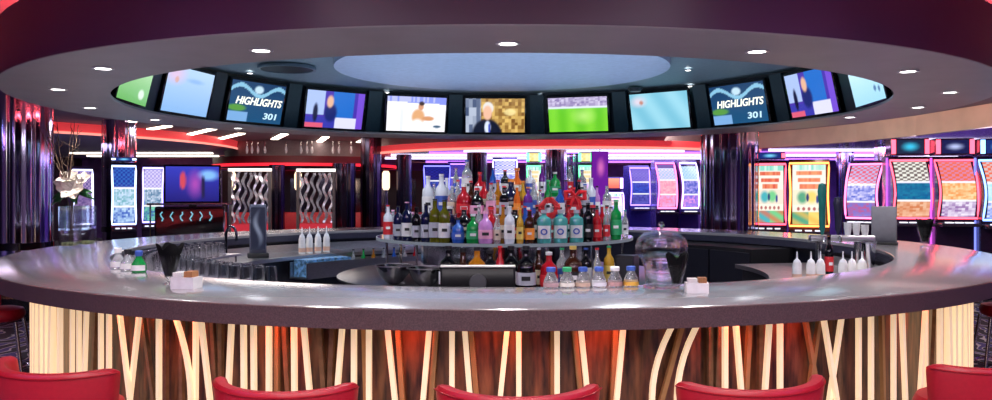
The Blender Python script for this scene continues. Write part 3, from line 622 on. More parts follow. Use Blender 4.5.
# decorative wavy metal screens in the hall beyond
def wavy(px, d, w, lab, n=6):
    x = dirx(px)*d; W = w*d/F
    t = thing('wavy_metal_screen', lab, 'room divider', (x, d, 0), 0, 'wavy metal room dividers')
    fm = mat('divider_frame', (.12, .1, .1), .3, .6)
    for sg in (-1, 1): MB().box(sg*W/2-.03, sg*W/2+.03, -.03, .03, 0, 1.98).build('frame_post', fm, t)
    MB().box(-W/2-.03, W/2+.03, -.03, .03, 1.981, 2.04).build('top_rail', emit('divider_light', (1, .9, .85), 1.4), t)
    MB().box(-W/2+.035, W/2-.035, -.02, .02, .75, .9).build('red_band', emit('red_band', (.6, .03, .05), .6), t)
    for k in range(n):
        xx = -W/2+W*(k+.5)/n; vs = []; fs = []
        for j in range(25):
            z = .92+1.04*j/24; o_ = .035*sin(j*.75+k*1.3)
            vs += [(xx+o_-.03, .02*cos(j*.75), z), (xx+o_+.03, -.02*cos(j*.75), z), (xx+o_+.03, .006-.02*cos(j*.75), z), (xx+o_-.03, .006+.02*cos(j*.75), z)]
        for j in range(24):
            for q in range(4): l = (q+1) % 4; fs.append((j*4+q, j*4+l, j*4+4+l, j*4+4+q))
        MB().add(vs, fs).build('wavy_strip', mat('wavy_silver', (.5, .48, .52), .25, .7), t)
    return t
wavy(250, 16.5, 40, 'silver wavy strip divider behind the tall menu display', 7)
wavy(316, 16.8, 36, 'silver wavy strip divider behind the white squeeze bottles', 6)
for i, (px, d) in enumerate(((232, 17.6), (298, 17.8), (386, 17))):
    x = dirx(px)*d
    t = thing('wall_lamp_post', 'slim warm lit lamp post in the hall, %s from the left' % ORD[i], 'lamp post', (x, d, 0), 0, 'warm lamp posts in the hall')
    MB().lathe([(.09, 0), (.09, .03), (.03, .05), (.03, 1.6)], 12).build('pole', chrome, t)
    MB().lathe([(.05, 1.601), (.08, 1.65), (.08, 1.95), (.05, 2.0)], 12).build('lamp_shade', emit('warm_shade', (1, .7, .45), 1.6), t)
cr = mat('crystal', (.9, .85, .9), .1, trans=.5, emit=(1, .85, .9), es=.05)
for i, px in enumerate((247, 252, 258, 265, 286, 301, 307, 312, 333, 339, 351)):
    p = at_d(px, 150, 20.2)
    c_ = thing('crystal_pendant', 'small hanging crystal pendant above the thin red ring light, %s from the left' % ORD[i], 'pendant', (p.x, p.y, 0), 0, 'crystal pendants')
    MB().tube([(0, 0, 2.70), (0, 0, 2.849)], .006, 6).build('cord', chrome, c_); MB().lathe([(0, 2.5), (.03, 2.54), (.035, 2.6), (.02, 2.68), (0, 2.70)], 8, cap=False).build('crystal_drop', cr, c_)
arealight('divider_fill', (-4.5, 15.6, 2.8), 2, 90, (1, .92, .9))  # added fill to brighten the wavy dividers
# bench at the back left
t = thing('banquette', 'long red banquette bench behind the silver dividers', 'bench', (-4.3, 19.6, 0))
MB().box(-2.6, 2.6, -.3, .3, .25, .5, .04).build('seat', mat('red_banquette', (.55, .02, .03), .45), t)
MB().box(-2.6, 2.6, .31, .45, .25, 1.05, .04).build('backrest', mat('red_banquette', (.55, .02, .03), .45), t)
MB().box(-2.5, 2.5, -.2, .4, 0, .249).build('base', blackp, t)
# dark panelled partition behind it
t = MB()
t.box(-8.6, -2.3, 24.9, 25.1, 0, 2.19); tag(t.build('wall_partition', mat('dark_partition', (.04, .015, .02), .3)), kind='structure')
for k in range(7):
    tag(MB().box(-8.2+k*.85, -7.75+k*.85, 24.86, 24.895, .9, 1.95).build('mirror_panel', mat('panel_mirror', (.6, .6, .65), .1, 1)), 'tall narrow mirror panel on the dark partition, %s from the left' % ORD[k], 'mirror', 'mirror panels on the dark partition')

# ============================================================ LIQUOR ISLAND
IC = (.02, 6.4)
il = thing('liquor_island', 'round tiered back bar island stacked with liquor bottles', 'back bar', (IC[0], IC[1], 0))
dk = mat('island_dark', (.02, .02, .028), .2, coat=.4)
lit = emit('lit_shelf_edge', (.75, .88, 1), .08)
shf = mat('frosted_shelf', (.35, .37, .42), .12, .8)
Z1, Z2, Z3, Z4 = .95, 1.24, 1.40, 1.55
MB().lathe([(1.1, 0), (1.1, Z1-.031)], 64).build('cabinet', dk, il)
MB().lathe([(1.27, Z1-.03), (1.30, Z1-.02), (1.30, Z1-.005), (1.29, Z1)], 96).build('countertop', mat('dark_marble', (.03, .03, .035), .28, coat=0, noise=.5, nscale=12), il)
for r_, z_, nm in ((.995, Z2, 'lower_shelf'), (.76, Z3, 'middle_shelf'), (.52, Z4, 'upper_shelf')):
    MB().lathe([(r_, z_-.022), (r_, z_)], 72).build(nm, shf, il)
    MB().sector([(r_+.0005, z_-.022), (r_+.008, z_-.022), (r_+.008, z_), (r_+.0005, z_)], 0, 2*pi, 72).build('edge_light', lit, il)
MB().lathe([(.66, Z1+.001), (.66, Z2-.023)], 32).build('core', mat('core_mirror', (.45, .45, .5), .12, 1), il)
MB().lathe([(.5, Z2+.001), (.5, Z3-.023)], 32).build('core', mat('core_mirror'), il)
MB().lathe([(.3, Z3+.001), (.3, Z4-.023)], 32).build('core', mat('core_mirror'), il)
for k in range(10):
    a = 2*pi*(k+.5)/10
    MB().tube([(.93*sin(a), .93*cos(a), Z1+.001), (.93*sin(a), .93*cos(a), Z2-.023)], .011, 8).build('shelf_post', chrome, il)

# bottles
PROF = {
 'wine': [(.0, 0), (.036, 0), (.038, .01), (.038, .19), (.033, .215), (.016, .24), (.0145, .25), (.0145, .295), (.016, .296), (.016, .305)],
 'vodka': [(.0, 0), (.036, 0), (.039, .012), (.039, .17), (.036, .2), (.02, .225), (.0145, .24), (.0145, .285), (.016, .286), (.016, .30)],
 'squat': [(.0, 0), (.045, 0), (.05, .012), (.05, .12), (.044, .15), (.02, .175), (.016, .185), (.016, .215), (.019, .216), (.019, .235)],
 'gin': [(.0, 0), (.047, 0), (.05, .01), (.05, .165), (.046, .185), (.02, .2), (.017, .205), (.017, .22), (.021, .221), (.021, .245)],
 'round': [(.0, 0), (.03, 0), (.05, .03), (.056, .07), (.05, .11), (.025, .145), (.016, .16), (.015, .215), (.02, .216), (.02, .24)],
 'slim': [(.0, 0), (.026, 0), (.028, .01), (.028, .17), (.024, .2), (.012, .23), (.011, .285), (.014, .286), (.014, .30)],
}
GL = {}
def gl(name, col, tr, rough=.04):
    return mat('glass_'+name, tuple(c**1.25 for c in col), rough, trans=tr, coat=.3)
GC = {
 'clear': ('clear', gl('clear', (.92, .95, 1), .75)), 'white': ('frosted white', gl('white', (.85, .9, .97), .15, .25)), 'black': ('black', gl('black', (.01, .01, .015), 0)), 'navy': ('dark navy', gl('navy', (.015, .02, .08), 0)),
 'green': ('green', gl('green', (.02, .45, .12), .3)), 'olive': ('olive green', gl('olive', (.2, .2, .02), .3)), 'amber': ('amber', gl('amber', (.7, .32, .03), .4)), 'gold': ('golden', gl('gold', (.85, .55, .08), .35)), 'red': ('red', gl('red', (.6, .02, .04), .2)),
 'aqua': ('pale aqua', gl('aqua', (.2, .7, .66), .45)), 'pink': ('lavender pink', gl('pink', (.75, .4, .8), .15)), 'blue': ('blue', gl('blue', (.05, .2, .7), .3)), 'brown': ('dark brown', gl('brown', (.09, .03, .015), .1)), 'orange': ('orange', gl('orange', (.9, .25, .05), .2)), 'purple': ('purple', gl('purple', (.25, .06, .4), .2)),
}
LC = {'w': ('white', (.85, .85, .85)), 'r': ('red', (.7, .03, .04)), 'k': ('black', (.015, .015, .02)), 'g': ('grey', (.45, .47, .55)), 'y': ('yellow', (.85, .65, .15)), 'b': ('blue', (.05, .12, .5)), 'o': ('orange', (.9, .3, .04)), 'n': ('green', (.03, .4, .15)), 'c': ('cream', (.75, .65, .5)), 'p': ('pink', (.85, .4, .6))}
_proto = {}
def lmat(k): return mat('paper_'+LC[k][0], LC[k][1], .45)
def bottle(kind, col, lab, cap, h, x, y, z, label, group, rz=0):
    key = (kind, col, lab, cap); prof = PROF[kind]; H0 = prof[-1][1]
    if key not in _proto:
        t = thing('liquor_bottle', label, 'bottle', (x, y, z), rz, group)
        sh = prof[:-2]
        MB().lathe(sh, 14 if kind != 'gin' else 12).build('body', GC[col][1], t)
        rr = max(p[0] for p in sh); z0 = .035; z1 = {'wine': .14, 'vodka': .15, 'squat': .1, 'gin': .13, 'round': .09, 'slim': .14}[kind]
        rad = rr+.0012
        if kind == 'round':
            MB().sector([(.0535, .045), (.0575, .06), (.0575, .085), (.054, .1)], -pi*.35+pi, pi*.35+pi, 10, closed=False).build('label', lmat(lab), t)
        elif kind == 'gin':
            MB().sector([(rad-.0005, z0), (rad+.001, z0), (rad+.001, z1), (rad-.0005, z1)], -pi*.3+pi, pi*.3+pi, 10, closed=False).build('label', lmat(lab), t)
            b = MB(); b.M = Matrix.Translation((0, -rad-.002, .085)) @ Matrix.Rotation(pi/2, 4, 'X'); b.sector([(.014, -.002), (.024, -.002), (.024, .002), (.014, .002)], 0, 2*pi, 16); b.build('emblem', lmat('b'), t)
        else:
            MB().sector([(rad-.0005, z0), (rad+.001, z0), (rad+.001, z1), (rad-.0005, z1)], -pi*.62+pi, pi*.62+pi, 16, closed=False).build('label', lmat(lab), t)
            MB().box(-rr*.45, rr*.45, -rad-.003, -rad-.0012, (z0+z1)/2-.008, (z0+z1)/2+.014).build('label_print', lmat('k' if lab in 'wgcyp' else 'w'), t)
        r1, zc0 = prof[-2]
        MB().lathe([(r1, zc0+.0005), (prof[-1][0], H0)], 12).build('cap', lmat(cap), t)
        _proto[key] = t
    else:
        t = copy_tree(_proto[key]); t.location = (x, y, z); t.rotation_euler = (0, 0, rz); tag(t, label, 'bottle', group)
    s = h/H0; t.scale = (min(1.22, max(.85, s*1.08)),)*2+(s,)
    return t
def row(items, rad, z, rowname, group, stag=0):
    items = sorted(items)
    for i, (px, ytop, kind, col, lab, cap) in enumerate(items):
        x, y = on_circle(px, rad-(stag if i % 2 else 0), IC); zt = EYE+(CY-ytop)*y/F; h = max(.17, min(.36, zt-z))
        bottle(kind, col, lab, cap, h, x, y, z+.0005, '%s bottle with %s label, %s from the left %s' % (GC[col][0], LC[lab][0], ORD[i], rowname), group, -atan2(x-0, y))
row([(388, 205, 'vodka', 'white', 'r', 'r'), (398, 206, 'wine', 'navy', 'g', 'k'), (407, 202, 'wine', 'navy', 'w', 'p'), (416.5, 207, 'wine', 'black', 'g', 'k'), (426, 204, 'wine', 'navy', 'g', 'k'), (435, 199, 'wine', 'olive', 'g', 'k'), (444.5, 200, 'wine', 'olive', 'w', 'k'),
     (458, 218, 'squat', 'blue', 'b', 'k'), (473, 214, 'squat', 'green', 'n', 'w'), (485.5, 211, 'squat', 'pink', 'p', 'p'), (497, 214, 'slim', 'clear', 'c', 'w'), (509.5, 206, 'vodka', 'white', 'w', 'w'), (520, 208, 'slim', 'gold', 'y', 'o'), (529.5, 210, 'wine', 'brown', 'o', 'r'),
     (544, 210, 'gin', 'aqua', 'w', 'g'), (560.5, 210, 'gin', 'aqua', 'w', 'g'), (576.5, 210, 'gin', 'aqua', 'w', 'g'), (588, 203, 'wine', 'black', 'k', 'k'), (597, 208, 'vodka', 'red', 'r', 'k'), (606.5, 207, 'slim', 'clear', 'r', 'r'), (616, 200, 'vodka', 'green', 'n', 'n'), (625, 210, 'slim', 'clear', 'w', 'n')],
    .945, Z2, 'on the lower lit shelf', 'bottles on the lower lit shelf')
row([(428, 176, 'vodka', 'white', 'w', 'w'), (441.5, 174, 'vodka', 'white', 'b', 'w'), (452, 186, 'vodka', 'clear', 'c', 'w'), (464, 184, 'squat', 'red', 'r', 'w'), (477, 188, 'squat', 'black', 'p', 'r'), (491, 183, 'vodka', 'clear', 'p', 'r'), (504, 186, 'vodka', 'black', 'g', 'r'), (517, 186, 'slim', 'orange', 'o', 'w'), (528, 187, 'vodka', 'purple', 'b', 'o'), (540, 190, 'slim', 'clear', 'w', 'r'), (560, 188, 'vodka', 'blue', 'w', 'k'), (573, 187, 'squat', 'red', 'r', 'r'), (585, 184, 'vodka', 'clear', 'g', 'b'), (597, 186, 'slim', 'pink', 'w', 'k'), (607, 186, 'vodka', 'clear', 'w', 'g')],
    .692, Z3, 'on the middle shelf', 'bottles on the middle shelf')
row([(456, 168, 'slim', 'clear', 'b', 'p'), (467, 160, 'vodka', 'clear', 'w', 'b'), (480, 172, 'round', 'red', 'w', 'r'), (493, 168, 'slim', 'blue', 'g', 'k'), (505, 170, 'vodka', 'black', 'w', 'r'), (517, 168, 'round', 'orange', 'c', 'o'), (530, 170, 'vodka', 'white', 'b', 'w'), (542, 165, 'slim', 'purple', 'w', 'w'), (555, 172, 'squat', 'green', 'n', 'w'), (570, 165, 'slim', 'clear', 'r', 'k'), (582, 170, 'vodka', 'clear', 'w', 'b')],
    .44, Z4, 'on the top shelf', 'bottles on the top shelf')
row([(448.5, 246, 'squat', 'black', 'w', 'k'), (463, 248, 'round', 'brown', 'y', 'k'), (477, 247, 'squat', 'amber', 'y', 'k'), (490, 250, 'squat', 'black', 'r', 'k'), (500, 246, 'slim', 'red', 'r', 'r'), (511, 246, 'squat', 'black', 'w', 'k'), (526, 246, 'squat', 'black', 'g', 'k'), (539, 248, 'slim', 'brown', 'c', 'g'), (549, 252, 'squat', 'red', 'r', 'w'), (562, 248, 'vodka', 'clear', 'b', 'n'), (573, 246, 'squat', 'brown', 'k', 'y'), (586, 248, 'vodka', 'black', 'w', 'b'), (597, 248, 'slim', 'clear', 'c', 'r'), (609, 246, 'vodka', 'gold', 'y', 'n')],
    1.21, Z1, 'on the island counter', 'bottles on the island counter', .115)
row([(393, 210, 'vodka', 'clear', 'w', 'p'), (412, 212, 'squat', 'purple', 'w', 'p'), (431, 206, 'vodka', 'clear', 'p', 'w'), (450, 206, 'squat', 'navy', 'b', 'w'), (464, 207, 'squat', 'black', 'c', 'r'), (479, 205, 'slim', 'clear', 'r', 'w'), (491, 207, 'squat', 'red', 'w', 'r'), (503, 205, 'slim', 'amber', 'c', 'r'), (515, 207, 'squat', 'black', 'r', 'o'), (525, 206, 'slim', 'blue', 'y', 'r'), (537, 205, 'slim', 'brown', 'w', 'r'), (552, 206, 'slim', 'clear', 'r', 'w'), (568.5, 205, 'slim', 'red', 'w', 'k'), (582, 205, 'slim', 'black', 'r', 'k'), (592.5, 205, 'squat', 'brown', 'c', 'r'), (602, 205, 'slim', 'red', 'k', 'w'), (611, 207, 'vodka', 'clear', 'b', 'k')],
    .838, Z2, 'in lower shelf rear row', 'bottles in the rear row of the lower shelf')
row([(434, 182, 'slim', 'clear', 'w', 'b'), (447, 178, 'slim', 'white', 'g', 'w'), (458, 180, 'slim', 'clear', 'r', 'r'), (471, 181, 'slim', 'brown', 'r', 'r'), (484, 180, 'vodka', 'red', 'c', 'k'), (498, 180, 'slim', 'amber', 'o', 'r'), (511, 179, 'squat', 'navy', 'w', 'o'), (523, 181, 'slim', 'gold', 'r', 'o'), (534, 180, 'slim', 'clear', 'b', 'w'), (548, 180, 'slim', 'green', 'w', 'n'), (566, 180, 'slim', 'purple', 'p', 'k'), (579, 180, 'slim', 'black', 'w', 'r'), (591, 178, 'vodka', 'white', 'b', 'w')],
    .594, Z3, 'in middle shelf rear row', 'bottles in the rear row of the middle shelf')
# black box, wreath, bow, chrome bowls
x, y = on_circle(627, 1.16, IC)
t = thing('speaker_box', 'black square speaker box at the bottle row end on the island counter', 'speaker', (x, y, Z1+.0005), -.5)
MB().box(-.07, .07, -.06, .06, 0, .2, .008).build('housing', blackp, t); MB().box(-.055, .055, -.064, -.0605, .02, .18).build('grille', mat('speaker_mesh', (.03, .03, .04), .7), t)
x, y = on_circle(549, .80, IC)
t = thing('wreath', 'small round red wreath leaning among the bottles above the aqua gin', 'decoration', (x, y-.05, 1.475), 0)
b = MB()
for k in range(40):
    a = 2*pi*k/40; c_ = Vector((.055*cos(a), .0, .055*sin(a))); rr_ = .02
    b.M = Matrix.Translation(c_) @ Matrix.Rotation(a, 4, 'Y') @ Matrix.Rotation(k*1.3, 4, 'X'); b.box(-rr_, rr_, -.006, .006, -.012, .012)
b.build('leaves', mat('wreath_red', (.7, .03, .04), .5), t, False)
b = MB(); b.tube([(.055*cos(2*pi*k/24), 0, .055*sin(2*pi*k/24)) for k in range(24)], .008, 6, True); b.build('hoop', mat('wreath_dark', (.1, .03, .02), .6), t)
MB().tube([(0, .01, .05), (0, .03, .12)], .003, 6).build('hanger', chrome, t)
x, y = on_circle(574, .78, IC)
t = thing('ribbon_bow', 'glossy red ribbon bow on the bottles beside the wreath', 'ribbon', (x, y-.10, 1.56))
for sg in (-1, 1):
    MB().tube([(0, 0, 0), (sg*.03, -.01, .03), (sg*.065, 0, .025), (sg*.065, .0, -.02), (sg*.03, .01, -.02), (0, 0, 0)], [.006, .016, .02, .02, .016, .006], 8).build('loop', mat('ribbon_red', (.75, .02, .03), .3), t)
    MB().tube([(0, 0, 0), (sg*.025, -.005, -.04), (sg*.04, 0, -.09)], [.006, .012, .01], 6).build('tail', mat('ribbon_red'), t)
MB().lathe([(.004, -.012), (.014, -.006), (.014, .008), (.004, .014)], 10).build('knot', mat('ribbon_red'), t)
for i, px in enumerate((394, 426)):
    x, y = on_circle(px, 1.12, IC)
    t = thing('steel_bowl', 'polished steel bowl on the island counter under the wine row, %s of two' % ORD[i], 'bowl', (x, y, Z1+.001), 0, 'steel bowls under the wine row')
    MB().lathe([(.03, 0), (.06, .02), (.1, .07), (.125, .13), (.122, .13), (.095, .07), (.055, .026), (.0, .02)], 28).build('bowl', chrome, t)
    MB().sector([(.1255, .126), (.131, .126), (.131, .134), (.1255, .134)], 0, 2*pi, 28).build('rim', steel, t)

# ============================================================ STOOLS
redl = mat('red_leather', (.43, .01, .022), .38, noise=.05, nscale=60, bump=.05)
def make_stool():
    t = thing('bar_stool', 'x', 'bar stool')
    # local -y is behind the sitter (towards camera when facing bar)
    s = MB(); prof = [(.0, .60), (.13, .60), (.165, .615), (.18, .64), (.18, .66), (.165, .69), (.12, .702), (.0, .705)]
    s.lathe(prof, 36, 0, 0, cap=False, sx=1.05, sy=.95); s.build('seat', redl, t)
    # padded wraparound low back
    b = MB(); sec = []
    N = 28; vs = []; fs = []; A = R(78)
    for i in range(N+1):
        a = -A+2*A*i/N; e = 1-abs(a)/A; th_ = .030; hgt = .87+.012*(abs(a)/A)**2
        zb_ = .64
        if i in (0, N): hgt -= .02; th_ = .012; zb_ += .02
        elif i in (1, N-1): hgt -= .005; th_ = .026
        Rr = .242
        cs = []
        M_ = 16
        for k in range(M_):
            q = 2*pi*k/M_; cc = abs(cos(q))**.55*(1 if cos(q) > 0 else -1); ss = abs(sin(q))**.35*(1 if sin(q) > 0 else -1)
            zz = (hgt+zb_)/2+ss*(hgt-zb_)/2; rr = Rr+cc*th_+(zz-.64)*.12
            vs.append((rr*sin(a)*1.05, -rr*cos(a)*.9, zz))
    M_ = 16
    for i in range(N):
        for k in range(M_): l = (k+1) % M_; fs.append((i*M_+k, i*M_+l, (i+1)*M_+l, (i+1)*M_+k))
    fs.append(tuple(range(M_))); fs.append(tuple(N*M_+k for k in range(M_-1, -1, -1)))
    b.add(vs, fs); bk = b.build('backrest', redl, t)
    pp = []
    for i in range(1, N): a = -A+2*A*i/N; rr = .242+.028+(.862-.64)*.12; pp.append((rr*sin(a)*1.05, -rr*cos(a)*.9, .851+.012*(abs(a)/A)**2))
    MB().tube(pp, .0035, 6).build('piping', mat('red_piping', (.3, .005, .012), .35), bk)
    for sx in (-1, 1):
        for sy in (-1, 1):
            MB().tube([(sx*.14, sy*.13, .6), (sx*.22, sy*.21, .0)], [.014, .011], 10).build('leg', chrome, t)
    MB().tube([(.2*cos(2*pi*k/28), .19*sin(2*pi*k/28), .24) for k in range(28)], .010, 8, True).build('footrest', chrome, t)
    return t
st0 = make_stool(); first = True
RST = 4.5
sts = [(60, True, 'red leather stool at the front of the bar, first counting from the left'), (285, True, 'red leather stool at the front of the bar, second counting from the left'), (518, True, 'red leather stool at the front of the bar, middle of the five'), (751, True, 'red leather stool at the front of the bar, fourth counting from the left'), (980, True, 'red leather stool at the front of the bar, last of the five'),
       (0, False, 'red leather stool farther round the bar, past the left end of the slats'), (1004, False, 'red leather stool farther round the bar, past the right end of the slats')]
for px, near, lab in sts:
    x, y = on_circle(px, RST+(.08 if near else 0), C0, near); q_ = RST/(RST+(.08 if near else 0)); x, y = x*q_, 7.6+(y-7.6)*q_
    t = st0 if first else copy_tree(st0); first = False
    t.scale = (1.15, 1.1, 1) if px in (60, 980) else (1.05, 1, 1) if px > 500 else (1, 1, 1)
    if not near: y = 6.2 if px < 500 else 6.4; x = dirx(px)*y
    t.location = (x, y, 0); t.rotation_euler = (0, 0, atan2(-(0-x), (7.6-y))); tag(t, lab, 'bar stool', 'red bar stools around the counter')

# ============================================================ THINGS ON THE BAR
def on_bar(px, r, near=True):
    x, y = on_circle(px, r, C0, near); return x, y, ZB+.0005
# vases and magnolia
vx, vy, vz = on_bar(71, 3.86, False)
for i, px in enumerate((70, 86)):
    x, y, z = on_bar(px, 3.86 if i == 0 else 3.80, False)
    t = thing('glass_vase', ('tall square glass vase holding the magnolia stems' if i == 0 else 'tall square glass vase beside the magnolia, empty but for a little greenery'), 'vase', (x, y, z), .05)
    w = .068; h = .37; b = MB()
    vs_ = []
    for q, zz in ((w, 0), (w, h), (w-.007, h), (w-.007, .02)): vs_ += [(-q, -q, zz), (q, -q, zz), (q, q, zz), (-q, q, zz)]
    fs_ = [(3, 2, 1, 0), (12, 13, 14, 15)]
    for k in range(3):
        for j in range(4): l = (j+1) % 4; fs_.append((k*4+j, k*4+l, k*4+4+l, k*4+4+j))
    b.add(vs_, fs_); b.build('glass_body', vaseglass, t, False)
    MB().box(-.055, .055, -.055, .055, .022, .05, .01).build('greenery_base', mat('moss_stones', (.35, .42, .2), .7, noise=.6, nscale=60), t)
x, y, z = on_bar(72, 3.86, False)
t = thing('magnolia_arrangement', 'white magnolia blooms with dark leaves and bare twigs in the glass vase', 'flowers', (x, y, z+.055))
stemm = mat('twig_brown', (.09, .05, .03), .7); leafm = mat('magnolia_leaf', (.02, .1, .03), .3, noise=.4, nscale=20); petal = mat('magnolia_petal', (.85, .78, .66), .5, noise=.1, nscale=20); brownleaf = mat('magnolia_leaf_back', (.3, .13, .04), .6)
FZ = EYE+(CY-189)*y/F-(z+.055)
for k, (dx, dz, dy) in enumerate([(.02, FZ, 0), (-.02, FZ+.09, .02), (.1, FZ+.1, .03), (-.09, FZ+.03, .03)]):
    MB().tube([(random.uniform(-.02, .02), random.uniform(-.02, .02), .0), (dx*.2, 0, dz*.55), (dx, dy, dz)], [.005, .005, .004], 6).build('stem', stemm, t)
def petals(c, s, n, tilt, par):
    b = MB()
    for k in range(n):
        a = 2*pi*k/n; N = 6; vs = []; fs = []
        for j in range(N+1):
            v = j/N; w = sin(pi*min(1, v*.9+.08))*.42*s; rr = v*s; lift = .5*s*v*v*(.6+.4*(k % 2))
            for q in (-1, -.5, 0, .5, 1): vs.append((q*w, rr, lift+abs(q)*w*.4))
        for j in range(N):
            for q in range(4): fs.append((j*5+q, j*5+q+1, j*5+6+q, j*5+5+q))
        b.M = Matrix.Translation(c) @ Matrix.Rotation(tilt, 4, 'X') @ Matrix.Rotation(a, 4, 'Z'); b.add(vs, fs)
    return b.build('bloom', petal, par)
petals((.03, -.03, FZ), .125, 7, R(65), t); petals((-.03, 0, FZ+.09), .095, 6, R(40), t); petals((.1, .01, FZ+.09), .07, 5, R(60), t); petals((-.1, .02, FZ+.04), .065, 5, R(80), t)
for k, (a, el, L, m) in enumerate([(.2, -.2, .2, leafm), (2.9, -.15, .2, leafm), (2.4, .3, .18, brownleaf), (3.3, -.45, .2, leafm), (-.2, .15, .19, leafm), (1.2, .9, .16, brownleaf), (5.3, -.5, .17, leafm), (4.2, -.4, .17, leafm), (1.9, 1.0, .15, leafm)]):
    vs = []; fs = []; N = 7
    for j in range(N+1):
        v = j/N; w = sin(pi*min(1, v+.02))*.035
        for q in (-1, 0, 1): vs.append((v*L, q*w, -.06*v*v+abs(q)*.008))
    for j in range(N):
        for q in range(2): fs.append((j*3+q, j*3+q+1, j*3+4+q, j*3+3+q))
    b = MB(); b.M = Matrix.Translation((0, 0, FZ-.02)) @ Matrix.Rotation(a, 4, 'Z') @ Matrix.Rotation(-el, 4, 'Y') @ Matrix.Rotation(.6, 4, 'X'); b.add(vs, fs); b.build('leaf', m, t)
for k in range(7):
    p0 = Vector((random.uniform(-.02, .02), 0, FZ-.05)); pts = [p0]; dx = random.uniform(-.09, .12); 
    for j in range(5): pts.append(pts[-1]+Vector((dx*.45+random.uniform(-.03, .03), random.uniform(-.02, .02), .125+random.uniform(-.02, .03))))
    tw = MB().tube(pts, [.005, .004, .004, .003, .003, .002], 6).build('twig', stemm, t)
    for j in (2, 3, 4):
        q = pts[j]; MB().tube([q, q+Vector((random.uniform(-.06, .06), 0, .05)), q+Vector((random.uniform(-.1, .1), 0, .1))], [.003, .0025, .0015], 5).build('side_twig', stemm, tw)

# black cone napkin glasses
def napkin_glass(px, r, near, lab, s=1.0):
    x, y, z = on_bar(px, r, near)
    t = thing('napkin_glass', lab, 'napkin glass', (x, y, z), 0, 'tapered glasses of black napkins')
    MB().lathe([(.0, 0), (.04*s, 0), (.042*s, .008*s), (.012*s, .018*s), (.012*s, .03*s), (.03*s, .045*s), (.062*s, .17*s), (.060*s, .17*s), (.027*s, .048*s), (.0, .04*s)], 24, cap=False).build('glass', glass, t)
    b = MB(); N = 24; vs = []; fs = []
    for j, (rr, zz) in enumerate(((.024, .05), (.04, .11), (.056, .165), (.072, .2))):
        for i in range(N):
            a = 2*pi*i/N; zz2 = zz+(.045*abs(sin(a*2.0+.4)) if j == 3 else .012*abs(sin(a*2+.4)) if j == 2 else 0); rr2 = rr*(1+.12*sin(a*4))
            vs.append((rr2*cos(a)*s, rr2*sin(a)*s, zz2*s))
    for j in range(3):
        for i in range(N): l = (i+1) % N; fs.append((j*N+i, j*N+l, (j+1)*N+l, (j+1)*N+i))
    b.add(vs, fs); o = b.build('black_napkins', mat('black_napkin', (.004, .004, .005), .9, spec=.1), t)
    md = o.modifiers.new('thick', 'SOLIDIFY'); md.thickness = .003
napkin_glass(170, 3.66, True, 'tapered glass stuffed with black napkins near the clear caddy, left side of the bar', .92)
napkin_glass(677, 3.60, True, 'tapered glass stuffed with black napkins in front of the clear dome', .80)
napkin_glass(925, 3.80, False, 'tapered glass stuffed with black napkins far along the bar before the slot machines', 1.05)
def caddy(px, r, lab, s=1.0):
    x, y, z = on_bar(px, r, True)
    t = thing('sugar_caddy', lab, 'caddy', (x, y, z), -.1, 'small white sachet caddies')
    b = MB(); b.prism([(-.062*s, -.045*s), (.062*s, -.045*s), (.068*s, .045*s), (-.068*s, .045*s)], 0, .06*s); b.build('tray', whitep, t, False)
    for k in range(5):
        MB().box((-.055+k*.011)*s, (-.046+k*.011)*s, -.035*s, .035*s, .0605*s, .085*s).build('white_sachet', mat('white_paper', (.85, .84, .82), .6), t)
    for k in range(4):
        MB().box((.006+k*.012)*s, (.015+k*.012)*s, -.035*s, .035*s, .0605*s, .09*s).build('brown_sachet', mat('brown_paper', (.45, .2, .08), .6), t)
caddy(186, 3.75, 'small caddy of white and brown sachets beside the black napkins on the left', 1.0)
caddy(697, 3.68, 'small caddy of white and brown sachets in front of the dark cabinet', .85)
# glass dome
x, y, z = on_bar(663, 3.42, True); y += .12; x += .0
x = dirx(656)*y
t = thing('glass_cloche', 'large clear glass dome with knob, behind black napkins', 'glass dome', (x, y-.15, z))
s_ = 1.0; rd = .135
MB().lathe([(.0, 0), (rd*.7, 0), (rd*.72, .012), (0, .014)], 36, cap=False).build('base_plate', glass, t)
prof = [(rd*.62, .016), (rd*.66, .1), (rd*.78, .15), (rd, .18), (rd*1.02, .215), (rd*.93, .26), (rd*.7, .287), (rd*.3, .3), (0, .303)]
b = MB().lathe(prof, 40, cap=False).build('dome', glass, t); md = b.modifiers.new('thick', 'SOLIDIFY'); md.thickness = .004
MB().lathe([(.0, .3055), (.01, .306), (.008, .315), (.018, .33), (.012, .345), (0, .348)], 16, cap=False).build('knob', glass, t)
